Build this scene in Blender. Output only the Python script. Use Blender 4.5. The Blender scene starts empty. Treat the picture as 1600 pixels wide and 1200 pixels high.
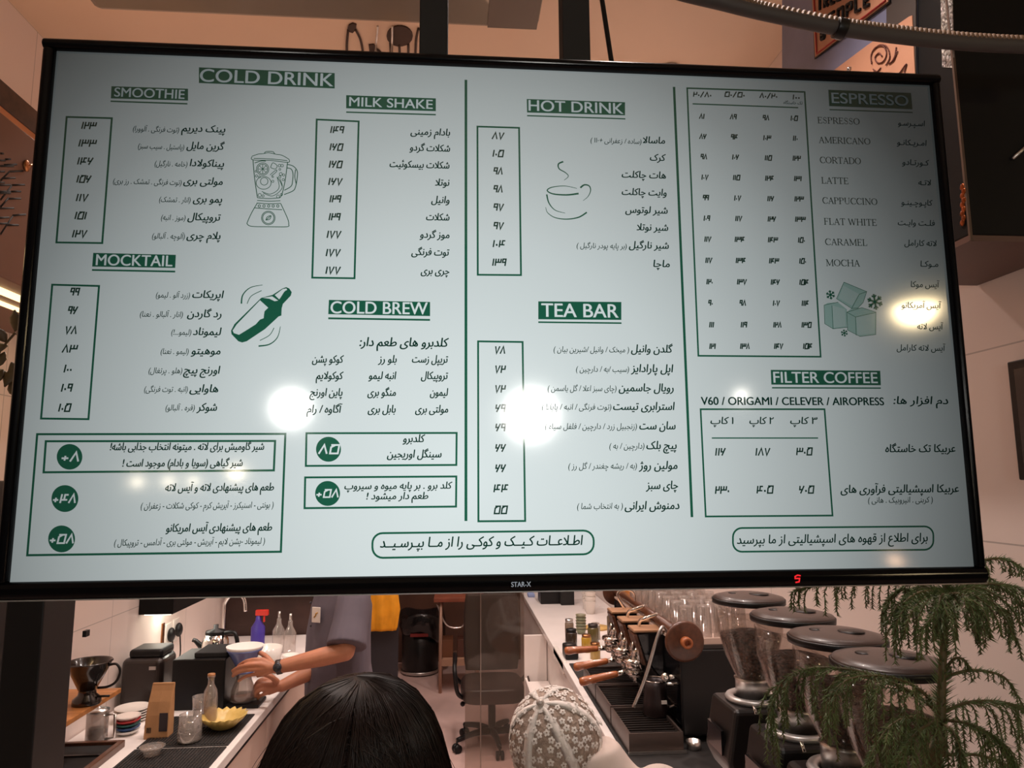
import bpy, bmesh, math, random
from mathutils import Vector, Matrix
from mathutils.geometry import delaunay_2d_cdt
import numpy as np
random.seed(7)
SC = bpy.context.scene
COL = SC.collection
PI = math.pi

# ---------------------------------------------------------------- camera, world, exposure
F_PX = 1100.0                                     # focal length in pixels of the 1600 px wide frame
CAM = Vector((0.0, 0.0, 1.95))
ROT = Matrix(((0.99698211, -0.00470312, -0.0774891),
              (-0.07740927, -0.13573192, -0.98771689),
              (-0.00587239, 0.99073444, -0.13568636)))
cd = bpy.data.cameras.new('camera'); cd.sensor_width = 36.0; cd.lens = 36.0 * F_PX / 1600.0; cd.clip_start = 0.02
cam = bpy.data.objects.new('camera', cd); COL.objects.link(cam)
cam.matrix_world = Matrix.Translation(CAM) @ ROT.to_4x4()
SC.camera = cam
wd = bpy.data.worlds.new('night'); SC.world = wd; wd.use_nodes = True
wd.node_tree.nodes['Background'].inputs[0].default_value = (0.9, 0.62, 0.45, 1)
wd.node_tree.nodes['Background'].inputs[1].default_value = 0.035
SC.view_settings.view_transform = 'Standard'; SC.view_settings.look = 'None'
SC.view_settings.exposure = 0.0; SC.view_settings.gamma = 1.0; SC.view_settings.use_curve_mapping = False
WARM = (1.0, 0.66, 0.44)
def lamp(name, kind, loc, energy, color=WARM, size=0.2, size_y=None, aim=None, spot=None):
    d = bpy.data.lights.new(name, kind); d.energy = energy; d.color = color
    if kind == 'AREA':
        d.size = size
        if size_y: d.shape = 'RECTANGLE'; d.size_y = size_y
    else:
        d.shadow_soft_size = size
    if spot: d.spot_size = math.radians(spot); d.spot_blend = 0.6
    o = bpy.data.objects.new(name, d); COL.objects.link(o); o.location = loc
    if aim is not None:
        o.rotation_euler = (Vector(aim) - Vector(loc)).to_track_quat('-Z', 'Y').to_euler()
    return o
# ceiling downlights over the aisle and counters; last one added to brighten the customers
DOWN = [(-1.0, 2.75), (-1.0, 3.7), (0.0, 3.1), (0.0, 4.6), (0.85, 2.6), (0.85, 3.9), (0.85, 5.4), (-0.3, 6.3), (0.45, 1.35)]
for i, (x, y) in enumerate(DOWN):
    lamp('downlight_beam', 'SPOT', (x, y, 3.57), 62 if y > 2 else 62, (1.0, 0.85, 0.78), 0.05, aim=(x, y, 0), spot=110)
# light strips on top of the wall cabinets washing the ceiling, and the strips under them
lamp('cove_light', 'AREA', (-1.33, 2.0, 2.98), 2.8, (1.0, 0.55, 0.32), 0.1, 1.5, aim=(-1.1, 2.0, 3.6))
lamp('cove_light', 'AREA', (-1.2, 4.6, 2.7), 6.5, (1.0, 0.55, 0.33), 0.1, 2.4, aim=(-0.6, 4.4, 3.6))
lamp('cove_light', 'AREA', (1.0, 3.8, 2.7), 6.5, (1.0, 0.55, 0.33), 0.1, 2.4, aim=(0.4, 3.6, 3.6))
lamp('under_cabinet_strip', 'AREA', (-1.36, 2.0, 2.44), 4.5, (1.0, 0.66, 0.34), 0.04, 1.5, aim=(-1.56, 2.0, 2.0))
lamp('under_cabinet_strip', 'AREA', (-1.46, 3.93, 1.285), 0.9, (1.0, 0.95, 0.82), 0.05, 0.40, aim=(-1.5, 3.93, 0))

# ---------------------------------------------------------------- measuring helpers
def ray(px, py):
    return ROT @ Vector(((px - 800) / F_PX, -(py - 600) / F_PX, -1.0))
def atY(px, py, Y): d = ray(px, py); return CAM + d * ((Y - CAM.y) / d.y)
def atZ(px, py, Z): d = ray(px, py); return CAM + d * ((Z - CAM.z) / d.z)
def atX(px, py, X): d = ray(px, py); return CAM + d * ((X - CAM.x) / d.x)
def S(r, g, b):
    f = lambda c: (c / 255 / 12.92) if c <= 10.3 else ((c / 255 + 0.055) / 1.055) ** 2.4
    return (f(r), f(g), f(b))

# ---------------------------------------------------------------- materials
def mat(name, col, rough=0.5, metal=0.0, var=0.0, scale=8.0, bump=0.0, emit=None, es=1.0, coat=0.0, stretch=None, sss=0.0, spec=None):
    m = bpy.data.materials.new(name); m.use_nodes = True
    nt = m.node_tree; n = nt.nodes; b = n['Principled BSDF']
    b.inputs['Base Color'].default_value = (*col, 1); b.inputs['Roughness'].default_value = rough
    b.inputs['Metallic'].default_value = metal; b.inputs['Coat Weight'].default_value = coat
    if spec is not None: b.inputs['Specular IOR Level'].default_value = spec
    if sss: b.inputs['Subsurface Weight'].default_value = sss; b.inputs['Subsurface Radius'].default_value = (0.01, 0.004, 0.002)
    if emit: b.inputs['Emission Color'].default_value = (*emit, 1); b.inputs['Emission Strength'].default_value = es
    if var or bump:
        tc = n.new('ShaderNodeTexCoord'); no = n.new('ShaderNodeTexNoise'); no.inputs['Scale'].default_value = scale
        no.inputs['Detail'].default_value = 5
        src = tc.outputs['Object']
        if stretch:
            mp = n.new('ShaderNodeMapping'); mp.inputs['Scale'].default_value = stretch
            nt.links.new(src, mp.inputs[0]); src = mp.outputs[0]
        nt.links.new(src, no.inputs['Vector'])
        if var:
            rp = n.new('ShaderNodeValToRGB'); e = rp.color_ramp.elements
            e[0].position = 0.3; e[1].position = 0.7
            e[0].color = (*[c * (1 - var) for c in col], 1); e[1].color = (*[min(1, c * (1 + var)) for c in col], 1)
            nt.links.new(no.outputs['Fac'], rp.inputs[0]); nt.links.new(rp.outputs[0], b.inputs['Base Color'])
        if bump:
            bp = n.new('ShaderNodeBump'); bp.inputs['Strength'].default_value = bump; bp.inputs['Distance'].default_value = 0.01
            nt.links.new(no.outputs['Fac'], bp.inputs['Height']); nt.links.new(bp.outputs[0], b.inputs['Normal'])
    return m
def glass(name, tint=(0.92, 0.9, 0.88), refl=0.10, rough=0.03, haze=0.0, hcol=(0.8, 0.75, 0.7)):
    m = bpy.data.materials.new(name); m.use_nodes = True; nt = m.node_tree; n = nt.nodes
    n.remove(n['Principled BSDF']); out = n['Material Output']
    tr = n.new('ShaderNodeBsdfTransparent'); tr.inputs[0].default_value = (*tint, 1)
    gl = n.new('ShaderNodeBsdfGlossy'); gl.inputs['Roughness'].default_value = rough
    lw = n.new('ShaderNodeLayerWeight'); lw.inputs[0].default_value = 0.25
    mr = n.new('ShaderNodeMapRange'); mr.inputs['To Min'].default_value = refl * 0.5; mr.inputs['To Max'].default_value = min(1, refl * 5)
    nt.links.new(lw.outputs['Facing'], mr.inputs['Value'])
    mx = n.new('ShaderNodeMixShader'); nt.links.new(mr.outputs[0], mx.inputs[0])
    last = tr
    if haze:
        df = n.new('ShaderNodeBsdfDiffuse'); df.inputs[0].default_value = (*hcol, 1)
        m2 = n.new('ShaderNodeMixShader'); m2.inputs[0].default_value = haze
        nt.links.new(tr.outputs[0], m2.inputs[1]); nt.links.new(df.outputs[0], m2.inputs[2]); last = m2
    nt.links.new(last.outputs[0], mx.inputs[1]); nt.links.new(gl.outputs[0], mx.inputs[2])
    nt.links.new(mx.outputs[0], out.inputs[0])
    return m
def wall_mat(name, col, tile=(0.6, 0.3), line=0.75, axis='x', rough=0.35):
    """painted / tiled wall with thin joints (Brick texture in the wall's own plane)"""
    m = bpy.data.materials.new(name); m.use_nodes = True; nt = m.node_tree; n = nt.nodes; b = n['Principled BSDF']
    b.inputs['Roughness'].default_value = rough
    tc = n.new('ShaderNodeTexCoord'); sp = n.new('ShaderNodeSeparateXYZ'); cb = n.new('ShaderNodeCombineXYZ')
    nt.links.new(tc.outputs['Object'], sp.inputs[0])
    nt.links.new(sp.outputs['Y' if axis == 'x' else 'X'], cb.inputs[0]); nt.links.new(sp.outputs['Z' if axis != 'z' else 'Y'], cb.inputs[1])
    bk = n.new('ShaderNodeTexBrick'); bk.offset = 0.0
    bk.inputs['Color1'].default_value = (*col, 1); bk.inputs['Color2'].default_value = (*[c * 0.96 for c in col], 1)
    bk.inputs['Mortar'].default_value = (*[c * line for c in col], 1)
    bk.inputs['Scale'].default_value = 1.0; bk.inputs['Mortar Size'].default_value = 0.002
    bk.inputs['Brick Width'].default_value = tile[0]; bk.inputs['Row Height'].default_value = tile[1]
    nt.links.new(cb.outputs[0], bk.inputs['Vector']); nt.links.new(bk.outputs['Color'], b.inputs['Base Color'])
    return m

BLACK = mat('black_plastic', S(15, 14, 15), 0.4, spec=0.35)
GLOSSBLACK = mat('gloss_black', S(14, 14, 17), 0.12, coat=0.5)
MATTEBLACK = mat('matte_black', S(24, 23, 23), 0.75, var=0.2)
RUBBER = mat('rubber', S(28, 25, 24), 0.6, var=0.15, scale=40)
CHROME = mat('chrome', (0.82, 0.8, 0.77), 0.12, 1.0)
STEEL = mat('steel', (0.6, 0.58, 0.56), 0.3, 1.0, var=0.06, scale=60)
DARKSTEEL = mat('dark_steel', S(70, 64, 62), 0.4, 0.8)
BRASS = mat('brass', S(170, 120, 80), 0.3, 1.0)
WHITE = mat('white_gloss', S(236, 226, 220), 0.3, var=0.03)
CERAMIC = mat('ceramic', S(238, 230, 222), 0.2)
STONE = mat('white_worktop', S(240, 232, 228), 0.25, var=0.04, scale=5)
OAK = mat('oak', S(170, 112, 62), 0.45, var=0.25, scale=6, stretch=(1, 8, 8))
WALNUT = mat('walnut', S(88, 52, 34), 0.35, var=0.3, scale=7, stretch=(8, 1, 8), coat=0.2)
DARKWOOD = mat('dark_wood', S(66, 42, 32), 0.5, var=0.3, scale=6, stretch=(1, 8, 8))
GLASS = glass('clear_glass')
GLASSH = glass('hazy_glass', (0.86, 0.82, 0.8), 0.12, 0.06, 0.16)
SKIN = mat('skin', S(190, 128, 98), 0.5, var=0.06, scale=30, sss=0.15)
LEATHER = mat('leather', S(46, 32, 28), 0.42, var=0.2, scale=30, bump=0.15)

# ---------------------------------------------------------------- mesh building
OFF = {}
def off(o): return OFF.get(o.name, Vector((0, 0, 0))) if o else Vector((0, 0, 0))
def frame(d, up=Vector((0, 0, 1))):
    d = Vector(d).normalized()
    if abs(d.dot(up)) > 0.99: up = Vector((0, 1, 0))
    x = up.cross(d).normalized(); y = d.cross(x)
    return x, y, d
class MB:
    def __init__(s): s.v = []; s.f = []; s.sm = []
    def add(s, vs, fs, smooth=False):
        b = len(s.v); s.v += [Vector(p) for p in vs]
        for q in fs: s.f.append([b + i for i in q]); s.sm.append(smooth)
        return s
    def box(s, x0, x1, y0, y1, z0, z1, M=None):
        vs = [Vector((x, y, z)) for z in (z0, z1) for y in (y0, y1) for x in (x0, x1)]
        if M is not None: vs = [M @ p for p in vs]
        return s.add(vs, [(0, 2, 3, 1), (4, 5, 7, 6), (0, 1, 5, 4), (2, 6, 7, 3), (0, 4, 6, 2), (1, 3, 7, 5)])
    def lathe(s, prof, c=(0, 0, 0), n=28, d=(0, 0, 1), smooth=True, sx=1.0, sy=1.0):
        X, Y, Z = frame(d); c = Vector(c); vs = []; fs = []; m = len(prof)
        if Vector(d).normalized().z > 0.99: X, Y, Z = Vector((1, 0, 0)), Vector((0, 1, 0)), Vector((0, 0, 1))
        for k in range(n):
            a = 2 * PI * k / n
            for r, z in prof:
                vs.append(c + X * (r * math.cos(a) * sx) + Y * (r * math.sin(a) * sy) + Z * z)
        for k in range(n):
            k2 = (k + 1) % n
            for j in range(m - 1): fs.append((k * m + j, k2 * m + j, k2 * m + j + 1, k * m + j + 1))
        return s.add(vs, fs, smooth)
    def cyl(s, a, b, r, n=20, r2=None, smooth=True):
        a = Vector(a); b = Vector(b); L = (b - a).length; r2 = r if r2 is None else r2
        return s.lathe([(0, 0), (r, 0), (r, 0), (r2, L), (r2, L), (0, L)], a, n, b - a, smooth)
    def ball(s, c, r, n=16, m=10, M=None):
        if not hasattr(r, '__len__'): r = (r, r, r)
        vs = []; fs = []
        for i in range(m + 1):
            t = PI * i / m
            for k in range(n):
                a = 2 * PI * k / n
                p = Vector((r[0] * math.sin(t) * math.cos(a), r[1] * math.sin(t) * math.sin(a), r[2] * math.cos(t)))
                if M is not None: p = M @ p
                vs.append(Vector(c) + p)
        for i in range(m):
            for k in range(n):
                k2 = (k + 1) % n
                fs.append((i * n + k, i * n + k2, (i + 1) * n + k2, (i + 1) * n + k))
        return s.add(vs, fs, True)
    def tube(s, path, r, n=8, cap=True, flat=1.0, smooth=True):
        P = [Vector(p) for p in path]; m = len(P)
        R = r if hasattr(r, '__len__') else [r] * m
        vs = []; fs = []; ux = None
        for i in range(m):
            d = (P[min(i + 1, m - 1)] - P[max(i - 1, 0)])
            if d.length < 1e-9: d = Vector((0, 0, 1))
            d.normalize()
            if ux is None: ux, uy, _ = frame(d)
            else:
                ux = (ux - d * ux.dot(d))
                if ux.length < 1e-6: ux = frame(d)[0]
                ux.normalize(); uy = d.cross(ux)
            for k in range(n):
                a = 2 * PI * k / n
                vs.append(P[i] + ux * (R[i] * math.cos(a)) + uy * (R[i] * math.sin(a) * flat))
        for i in range(m - 1):
            for k in range(n):
                k2 = (k + 1) % n
                fs.append((i * n + k, i * n + k2, (i + 1) * n + k2, (i + 1) * n + k))
        if cap: fs.append(tuple(range(n - 1, -1, -1))); fs.append(tuple((m - 1) * n + k for k in range(n)))
        return s.add(vs, fs, smooth)
    def rings(s, rings, cap=True, smooth=True):
        n = len(rings[0]); vs = [p for r in rings for p in r]; fs = []
        for i in range(len(rings) - 1):
            for k in range(n):
                k2 = (k + 1) % n
                fs.append((i * n + k, i * n + k2, (i + 1) * n + k2, (i + 1) * n + k))
        if cap: fs.append(tuple(range(n - 1, -1, -1))); fs.append(tuple((len(rings) - 1) * n + k for k in range(n)))
        return s.add(vs, fs, smooth)
    def prism(s, pts, dv):
        """closed outline (list of 3-D points) given thickness along dv"""
        n = len(pts); dv = Vector(dv); pts = [Vector(p) for p in pts]
        vs = pts + [p + dv for p in pts]
        fs = [tuple(range(n)), tuple(range(2 * n - 1, n - 1, -1))] + [(i, i + n, (i + 1) % n + n, (i + 1) % n) for i in range(n)]
        return s.add(vs, fs)
    def build(s, name, m, parent=None, bevel=0.0, sub=0, local=False, seg=2, solid=0.0, fix=True):
        me = bpy.data.meshes.new(name)
        if local: o_ = Vector((0, 0, 0))
        elif parent is not None: o_ = off(parent)
        else:
            lo = [min(p[i] for p in s.v) for i in range(3)]; hi = [max(p[i] for p in s.v) for i in range(3)]
            o_ = Vector(((lo[0] + hi[0]) / 2, (lo[1] + hi[1]) / 2, lo[2]))
        me.from_pydata([p - o_ for p in s.v], [], s.f); me.update()
        bm = bmesh.new(); bm.from_mesh(me)
        bmesh.ops.remove_doubles(bm, verts=bm.verts, dist=1e-6) if fix else None
        if fix: bmesh.ops.recalc_face_normals(bm, faces=bm.faces)
        bm.to_mesh(me); bm.free()
        if len(me.polygons) == len(s.sm): me.polygons.foreach_set('use_smooth', s.sm)
        elif any(s.sm): me.polygons.foreach_set('use_smooth', [True] * len(me.polygons))
        o = bpy.data.objects.new(name, me); COL.objects.link(o); me.materials.append(m)
        if parent is None: o.location = o_
        else: o.parent = parent
        OFF[o.name] = o_.copy() if not local else Vector((0, 0, 0))
        if solid: k = o.modifiers.new('t', 'SOLIDIFY'); k.thickness = solid; k.offset = 0
        if bevel: k = o.modifiers.new('b', 'BEVEL'); k.width = bevel; k.segments = seg; k.limit_method = 'ANGLE'; k.harden_normals = False
        if sub: k = o.modifiers.new('s', 'SUBSURF'); k.levels = sub; k.render_levels = sub
        return o
def thing(name, label, cat, loc=(0, 0, 0), rz=0.0, group=None):
    o = bpy.data.objects.new(name, None); COL.objects.link(o); o.empty_display_size = 0.05
    o.location = loc; o.rotation_euler = (0, 0, rz); o['label'] = label; o['category'] = cat
    if group: o['group'] = group
    OFF[o.name] = Vector(loc)
    return o
def tag(o, label, cat, group=None, kind=None):
    o['label'] = label; o['category'] = cat
    if group: o['group'] = group
    if kind: o['kind'] = kind
    return o
def struct(o): o['kind'] = 'structure'; return o
def dup(root, loc, label=None, rz=None):
    r = root.copy(); COL.objects.link(r); r.location = loc
    if label: r['label'] = label
    if rz is not None: r.rotation_euler = (0, 0, rz)
    for ch in list(root.children):
        c = ch.copy(); COL.objects.link(c); c.parent = r
        for g in list(ch.children):
            d = g.copy(); COL.objects.link(d); d.parent = c
    OFF[r.name] = Vector(loc)
    return r
def crom(pts, k=6):
    P = [Vector(p) for p in pts]; out = []
    for i in range(len(P) - 1):
        a = P[max(i - 1, 0)]; b = P[i]; c = P[i + 1]; d = P[min(i + 2, len(P) - 1)]
        for j in range(k):
            t = j / k
            out.append(0.5 * ((2 * b) + (c - a) * t + (2 * a - 5 * b + 4 * c - d) * t * t + (3 * b - a - 3 * c + d) * t ** 3))
    out.append(P[-1]); return out

# ================================================================ the room
XL, XR, ZC, YB = -1.55, 1.25, 3.60, 8.05
FLOOR = mat('floor', S(206, 176, 168), 0.45, var=0.12, scale=2.2)
PAINT = mat('warm_paint', S(226, 200, 176), 0.6, var=0.03, scale=2, bump=0.05)
TILE = wall_mat('pale_tile', S(228, 212, 204), (0.9, 0.45), 0.6)
BACK = mat('brown_back_wall', S(96, 66, 52), 0.6, var=0.25, scale=3)
struct(MB().box(-3.2, 3.2, -3.0, YB + 0.1, -0.06, 0).build('floor', FLOOR))
struct(MB().box(XL - 1.6, XR + 1.9, -3.0, YB + 0.1, ZC, ZC + 0.1).build('ceiling', PAINT))
struct(MB().box(XL - 0.1, XL, 0.6, YB, 0, ZC).build('wall_left', TILE))
struct(MB().box(XR, XR + 0.1, 1.15, YB, 0, ZC).build('wall_right', TILE))
struct(MB().box(XL - 0.1, XR + 0.1, YB, YB + 0.1, 0, ZC).build('wall_back', BACK))
for i, (x, y) in enumerate(DOWN):
    t = thing('ceiling_downlight', 'round recessed ceiling downlight, %s' % ['over the sink end of the left worktop', 'past the barista over the left worktop', 'nearest over the aisle', 'over the office chair', 'over the near end of the coffee machine', 'over the far end of the coffee machine', 'over the far right worktop', 'over the rubbish bin', 'added unseen to brighten the customers before the bar'][i], 'ceiling light', (x, y, ZC), 0, 'recessed downlights')
    MB().lathe([(0.034, 0.0), (0.05, -0.004), (0.05, -0.008), (0.034, -0.012), (0.034, 0)], (x, y, ZC), 20).build('trim_ring', STEEL, t)
    MB().lathe([(0, -0.004), (0.034, -0.004)], (x, y, ZC), 20).build('lens', mat('lens', (1, 1, 1), 0.4, emit=(1, 0.75, 0.5), es=4), t)

# ================================================================ the menu screen
YS = 0.9096                                        # plane of the picture
TVC = Vector((0.0769, YS, 2.1757)); SW, SH = 0.6088, 0.34245
tv = thing('menu_television', 'large black framed wall television showing a green and white cafe price menu', 'television', TVC)
def P(px, py, lift=0.0):
    p = atY(px, py, YS); return Vector((p.x, YS - lift, p.z))
PX = YS / F_PX                                     # metres per photo pixel on the screen

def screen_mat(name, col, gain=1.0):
    """lit LCD: emission of the shown colour times a painted radial dimming that mimics viewing-angle falloff, under a glossy sheet"""
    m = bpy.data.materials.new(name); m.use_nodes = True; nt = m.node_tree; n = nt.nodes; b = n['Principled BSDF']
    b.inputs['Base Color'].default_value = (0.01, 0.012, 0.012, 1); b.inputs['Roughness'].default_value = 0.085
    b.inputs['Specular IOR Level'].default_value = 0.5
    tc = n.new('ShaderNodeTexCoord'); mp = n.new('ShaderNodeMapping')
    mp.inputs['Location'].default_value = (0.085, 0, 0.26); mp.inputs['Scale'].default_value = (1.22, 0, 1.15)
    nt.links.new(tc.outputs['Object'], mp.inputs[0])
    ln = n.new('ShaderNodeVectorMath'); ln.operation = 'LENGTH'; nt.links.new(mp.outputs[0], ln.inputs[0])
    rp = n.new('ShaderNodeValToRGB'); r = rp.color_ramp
    vals = [(0.0, 0.80), (0.2, 0.70), (0.37, 0.58), (0.53, 0.40), (0.60, 0.33), (0.72, 0.19), (0.85, 0.088), (0.93, 0.042), (1.0, 0.026)]  # viewing-angle falloff painted into the emission: bright low centre, dark corners
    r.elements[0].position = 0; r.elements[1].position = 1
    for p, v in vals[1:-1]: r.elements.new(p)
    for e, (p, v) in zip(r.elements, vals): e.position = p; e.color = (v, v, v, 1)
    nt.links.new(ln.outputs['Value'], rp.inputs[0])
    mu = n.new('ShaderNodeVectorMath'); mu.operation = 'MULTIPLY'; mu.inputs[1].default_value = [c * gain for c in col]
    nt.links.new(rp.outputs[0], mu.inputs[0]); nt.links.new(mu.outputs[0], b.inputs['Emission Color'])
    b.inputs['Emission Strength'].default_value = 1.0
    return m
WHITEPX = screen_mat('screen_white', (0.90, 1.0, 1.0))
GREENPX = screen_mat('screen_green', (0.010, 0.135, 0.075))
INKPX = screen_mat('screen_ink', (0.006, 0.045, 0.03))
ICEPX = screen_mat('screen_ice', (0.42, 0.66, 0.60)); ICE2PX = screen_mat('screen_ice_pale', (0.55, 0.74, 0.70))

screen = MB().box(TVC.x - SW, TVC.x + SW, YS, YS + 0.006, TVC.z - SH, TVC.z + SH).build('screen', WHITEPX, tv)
# bezel: bars with a rounded front, sized from the photo
bl, br, bt, bb = 0.0150, 0.0125, 0.0150, 0.0205
x0, x1, z0, z1 = TVC.x - SW, TVC.x + SW, TVC.z - SH, TVC.z + SH
bz = MB()
def bar(prof, a, b, w, h):                          # profile (u across, v towards viewer)
    a = Vector(a); b = Vector(b); w = Vector(w)
    ra = [a + w * u - Vector((0, v, 0)) for u, v in prof]; rb = [b + w * u - Vector((0, v, 0)) for u, v in prof]
    bz.rings([ra, rb], True, False)
pf = lambda w: [(0, -0.004), (0, 0.004), (w * 0.12, 0.0075), (w * 0.4, 0.010), (w * 0.75, 0.009), (w, 0.005), (w, -0.03), (0, -0.03)]
bar(pf(bt), (x0 - bl, YS, z1), (x1 + br, YS, z1), (0, 0, 1), 0)
bar(pf(bb), (x0 - bl, YS, z0), (x1 + br, YS, z0), (0, 0, -1), 0)
bar(pf(bl), (x0, YS, z0), (x0, YS, z1), (-1, 0, 0), 0)
bar(pf(br), (x1, YS, z0), (x1, YS, z1), (1, 0, 0), 0)
bz.build('bezel', mat('bezel_black', S(8, 8, 11), 0.16, spec=0.14), tv, bevel=0.0015)
MB().box(x0 - bl, x1 + br, YS - 0.006, YS + 0.02, z0 - bb - 0.0016, z0 - bb).build('bottom_trim', STEEL, tv)
MB().box(x0 - bl + 0.004, x1 + br - 0.004, YS + 0.03, YS + 0.05, z0 - bb + 0.004, z1 + bt - 0.004).box(x0 + 0.2, x1 - 0.2, YS + 0.05, YS + 0.075, z0 + 0.02, z1 - 0.2).build('back_cover', MATTEBLACK, tv, bevel=0.006)

# ---- strokes and lettering on the picture
def stroke(mb, pts, w, lift, closed=False):
    """flat line of width w (metres) through points on the picture plane"""
    Q = [Vector((p.x, p.z)) for p in pts]; n = len(Q); W = w if hasattr(w, '__len__') else [w] * n
    vs = []; y = YS - lift
    for i in range(n):
        a = Q[(i - 1) % n] if (closed or i > 0) else None; c = Q[(i + 1) % n] if (closed or i < n - 1) else None
        d1 = (Q[i] - a).normalized() if a is not None and (Q[i] - a).length > 1e-9 else None
        d2 = (c - Q[i]).normalized() if c is not None and (c - Q[i]).length > 1e-9 else None
        d1 = d1 or d2 or Vector((1, 0)); d2 = d2 or d1
        n1 = Vector((-d1.y, d1.x)); n2 = Vector((-d2.y, d2.x)); nn = n1 + n2
        if nn.length < 0.3: nn = n1.copy()
        nn.normalize(); k = 1 / max(0.45, nn.dot(n1))
        for sgn in (1, -1):
            q = Q[i] + nn * (sgn * W[i] / 2 * k); vs.append((q.x, y, q.y))
    fs = [(2 * i, 2 * i + 1, 2 * i + 3, 2 * i + 2) for i in range(n - 1)]
    if closed: fs.append((2 * n - 2, 2 * n - 1, 1, 0))
    mb.add(vs, fs)
def quad(mb, pts, lift): mb.add([P(*p, lift) for p in pts], [tuple(range(len(pts)))])
def fan(mb, pts, lift):
    c = Vector((0, 0, 0)); Q = [P(*p, lift) for p in pts]
    mb.add(Q, [tuple(range(len(Q)))])
def rectline(mb, quadpx, w=3.0, lift=0.0005): stroke(mb, [P(*p) for p in quadpx], w * PX, lift, True)
def ring(mb, cx, cy, r, w, lift, n=28): stroke(mb, [P(cx + r * math.cos(2 * PI * k / n), cy + r * math.sin(2 * PI * k / n)) for k in range(n)], w * PX, lift, True)
def disc(mb, cx, cy, r, lift, n=36): fan(mb, [(cx + r * math.cos(2 * PI * k / n), cy + r * math.sin(2 * PI * k / n)) for k in range(n)], lift)

DIG = {'۰': (0.36, [[(0.06, 0.33), (0.26, 0.33)]]), '۱': (0.34, [[(0.15, 0), (0.15, 1)]]),
       '۲': (0.66, [[(0.12, 0), (0.12, 1)], [(0.12, 0.5), (0.52, 0.5), (0.52, 1)]]),
       '۳': (0.92, [[(0.12, 0), (0.12, 1)], [(0.12, 0.5), (0.78, 0.5), (0.78, 1)], [(0.45, 0.5), (0.45, 1)]]),
       '۴': (0.80, [[(0.12, 0), (0.12, 1)], [(0.12, 0.36), (0.68, 0.36)], [(0.70, 0.92), (0.40, 0.92), (0.40, 0.36)]]),
       '۵': (0.78, [[(0.10, 0.96), (0.66, 0.96), (0.66, 0.04), (0.12, 0.04), (0.12, 0.72), (0.40, 0.96)]]),
       '۶': (0.68, [[(0.10, 1), (0.10, 0.5), (0.46, 0.5)], [(0.56, 1), (0.24, 0)]]),
       '۷': (0.72, [[(0.08, 1), (0.32, 0.03), (0.60, 1)]]), '۸': (0.72, [[(0.06, 0), (0.34, 0.97), (0.62, 0)]]),
       '۹': (0.62, [[(0.48, 0), (0.48, 0.95), (0.10, 0.95), (0.10, 0.5), (0.48, 0.5)]]),
       '/': (0.6, [[(0.08, -0.1), (0.46, 1.1)]]), '+': (0.62, [[(0.06, 0.35), (0.52, 0.35)], [(0.29, 0.1), (0.29, 0.6)]])}
def digits(mb, txt, xl, xr, y, h=12.0, lift=0.0006, w=None, shear=0.16):
    a = P(xl, y); b = P(xr, y); wid = (b - a).length; tot = sum(DIG[c][0] for c in txt) - 0.14
    H = h * PX; sx = (wid - shear * H * 0.6) / tot; w = w or (0.225 if h < 10 else 0.19) * H; x = 0.0; o = Vector((min(a.x, b.x), 0, (a.z + b.z) / 2 - H / 2))
    for c in txt:
        adv, strokes = DIG[c]
        for st in strokes:
            ww = w * (1.35 if c == '۰' else 1.0)
            stroke(mb, [Vector((o.x + (x + px_) * sx + shear * pz * H, 0, o.z + pz * H)) for px_, pz in st], ww, lift)
        x += adv
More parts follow.
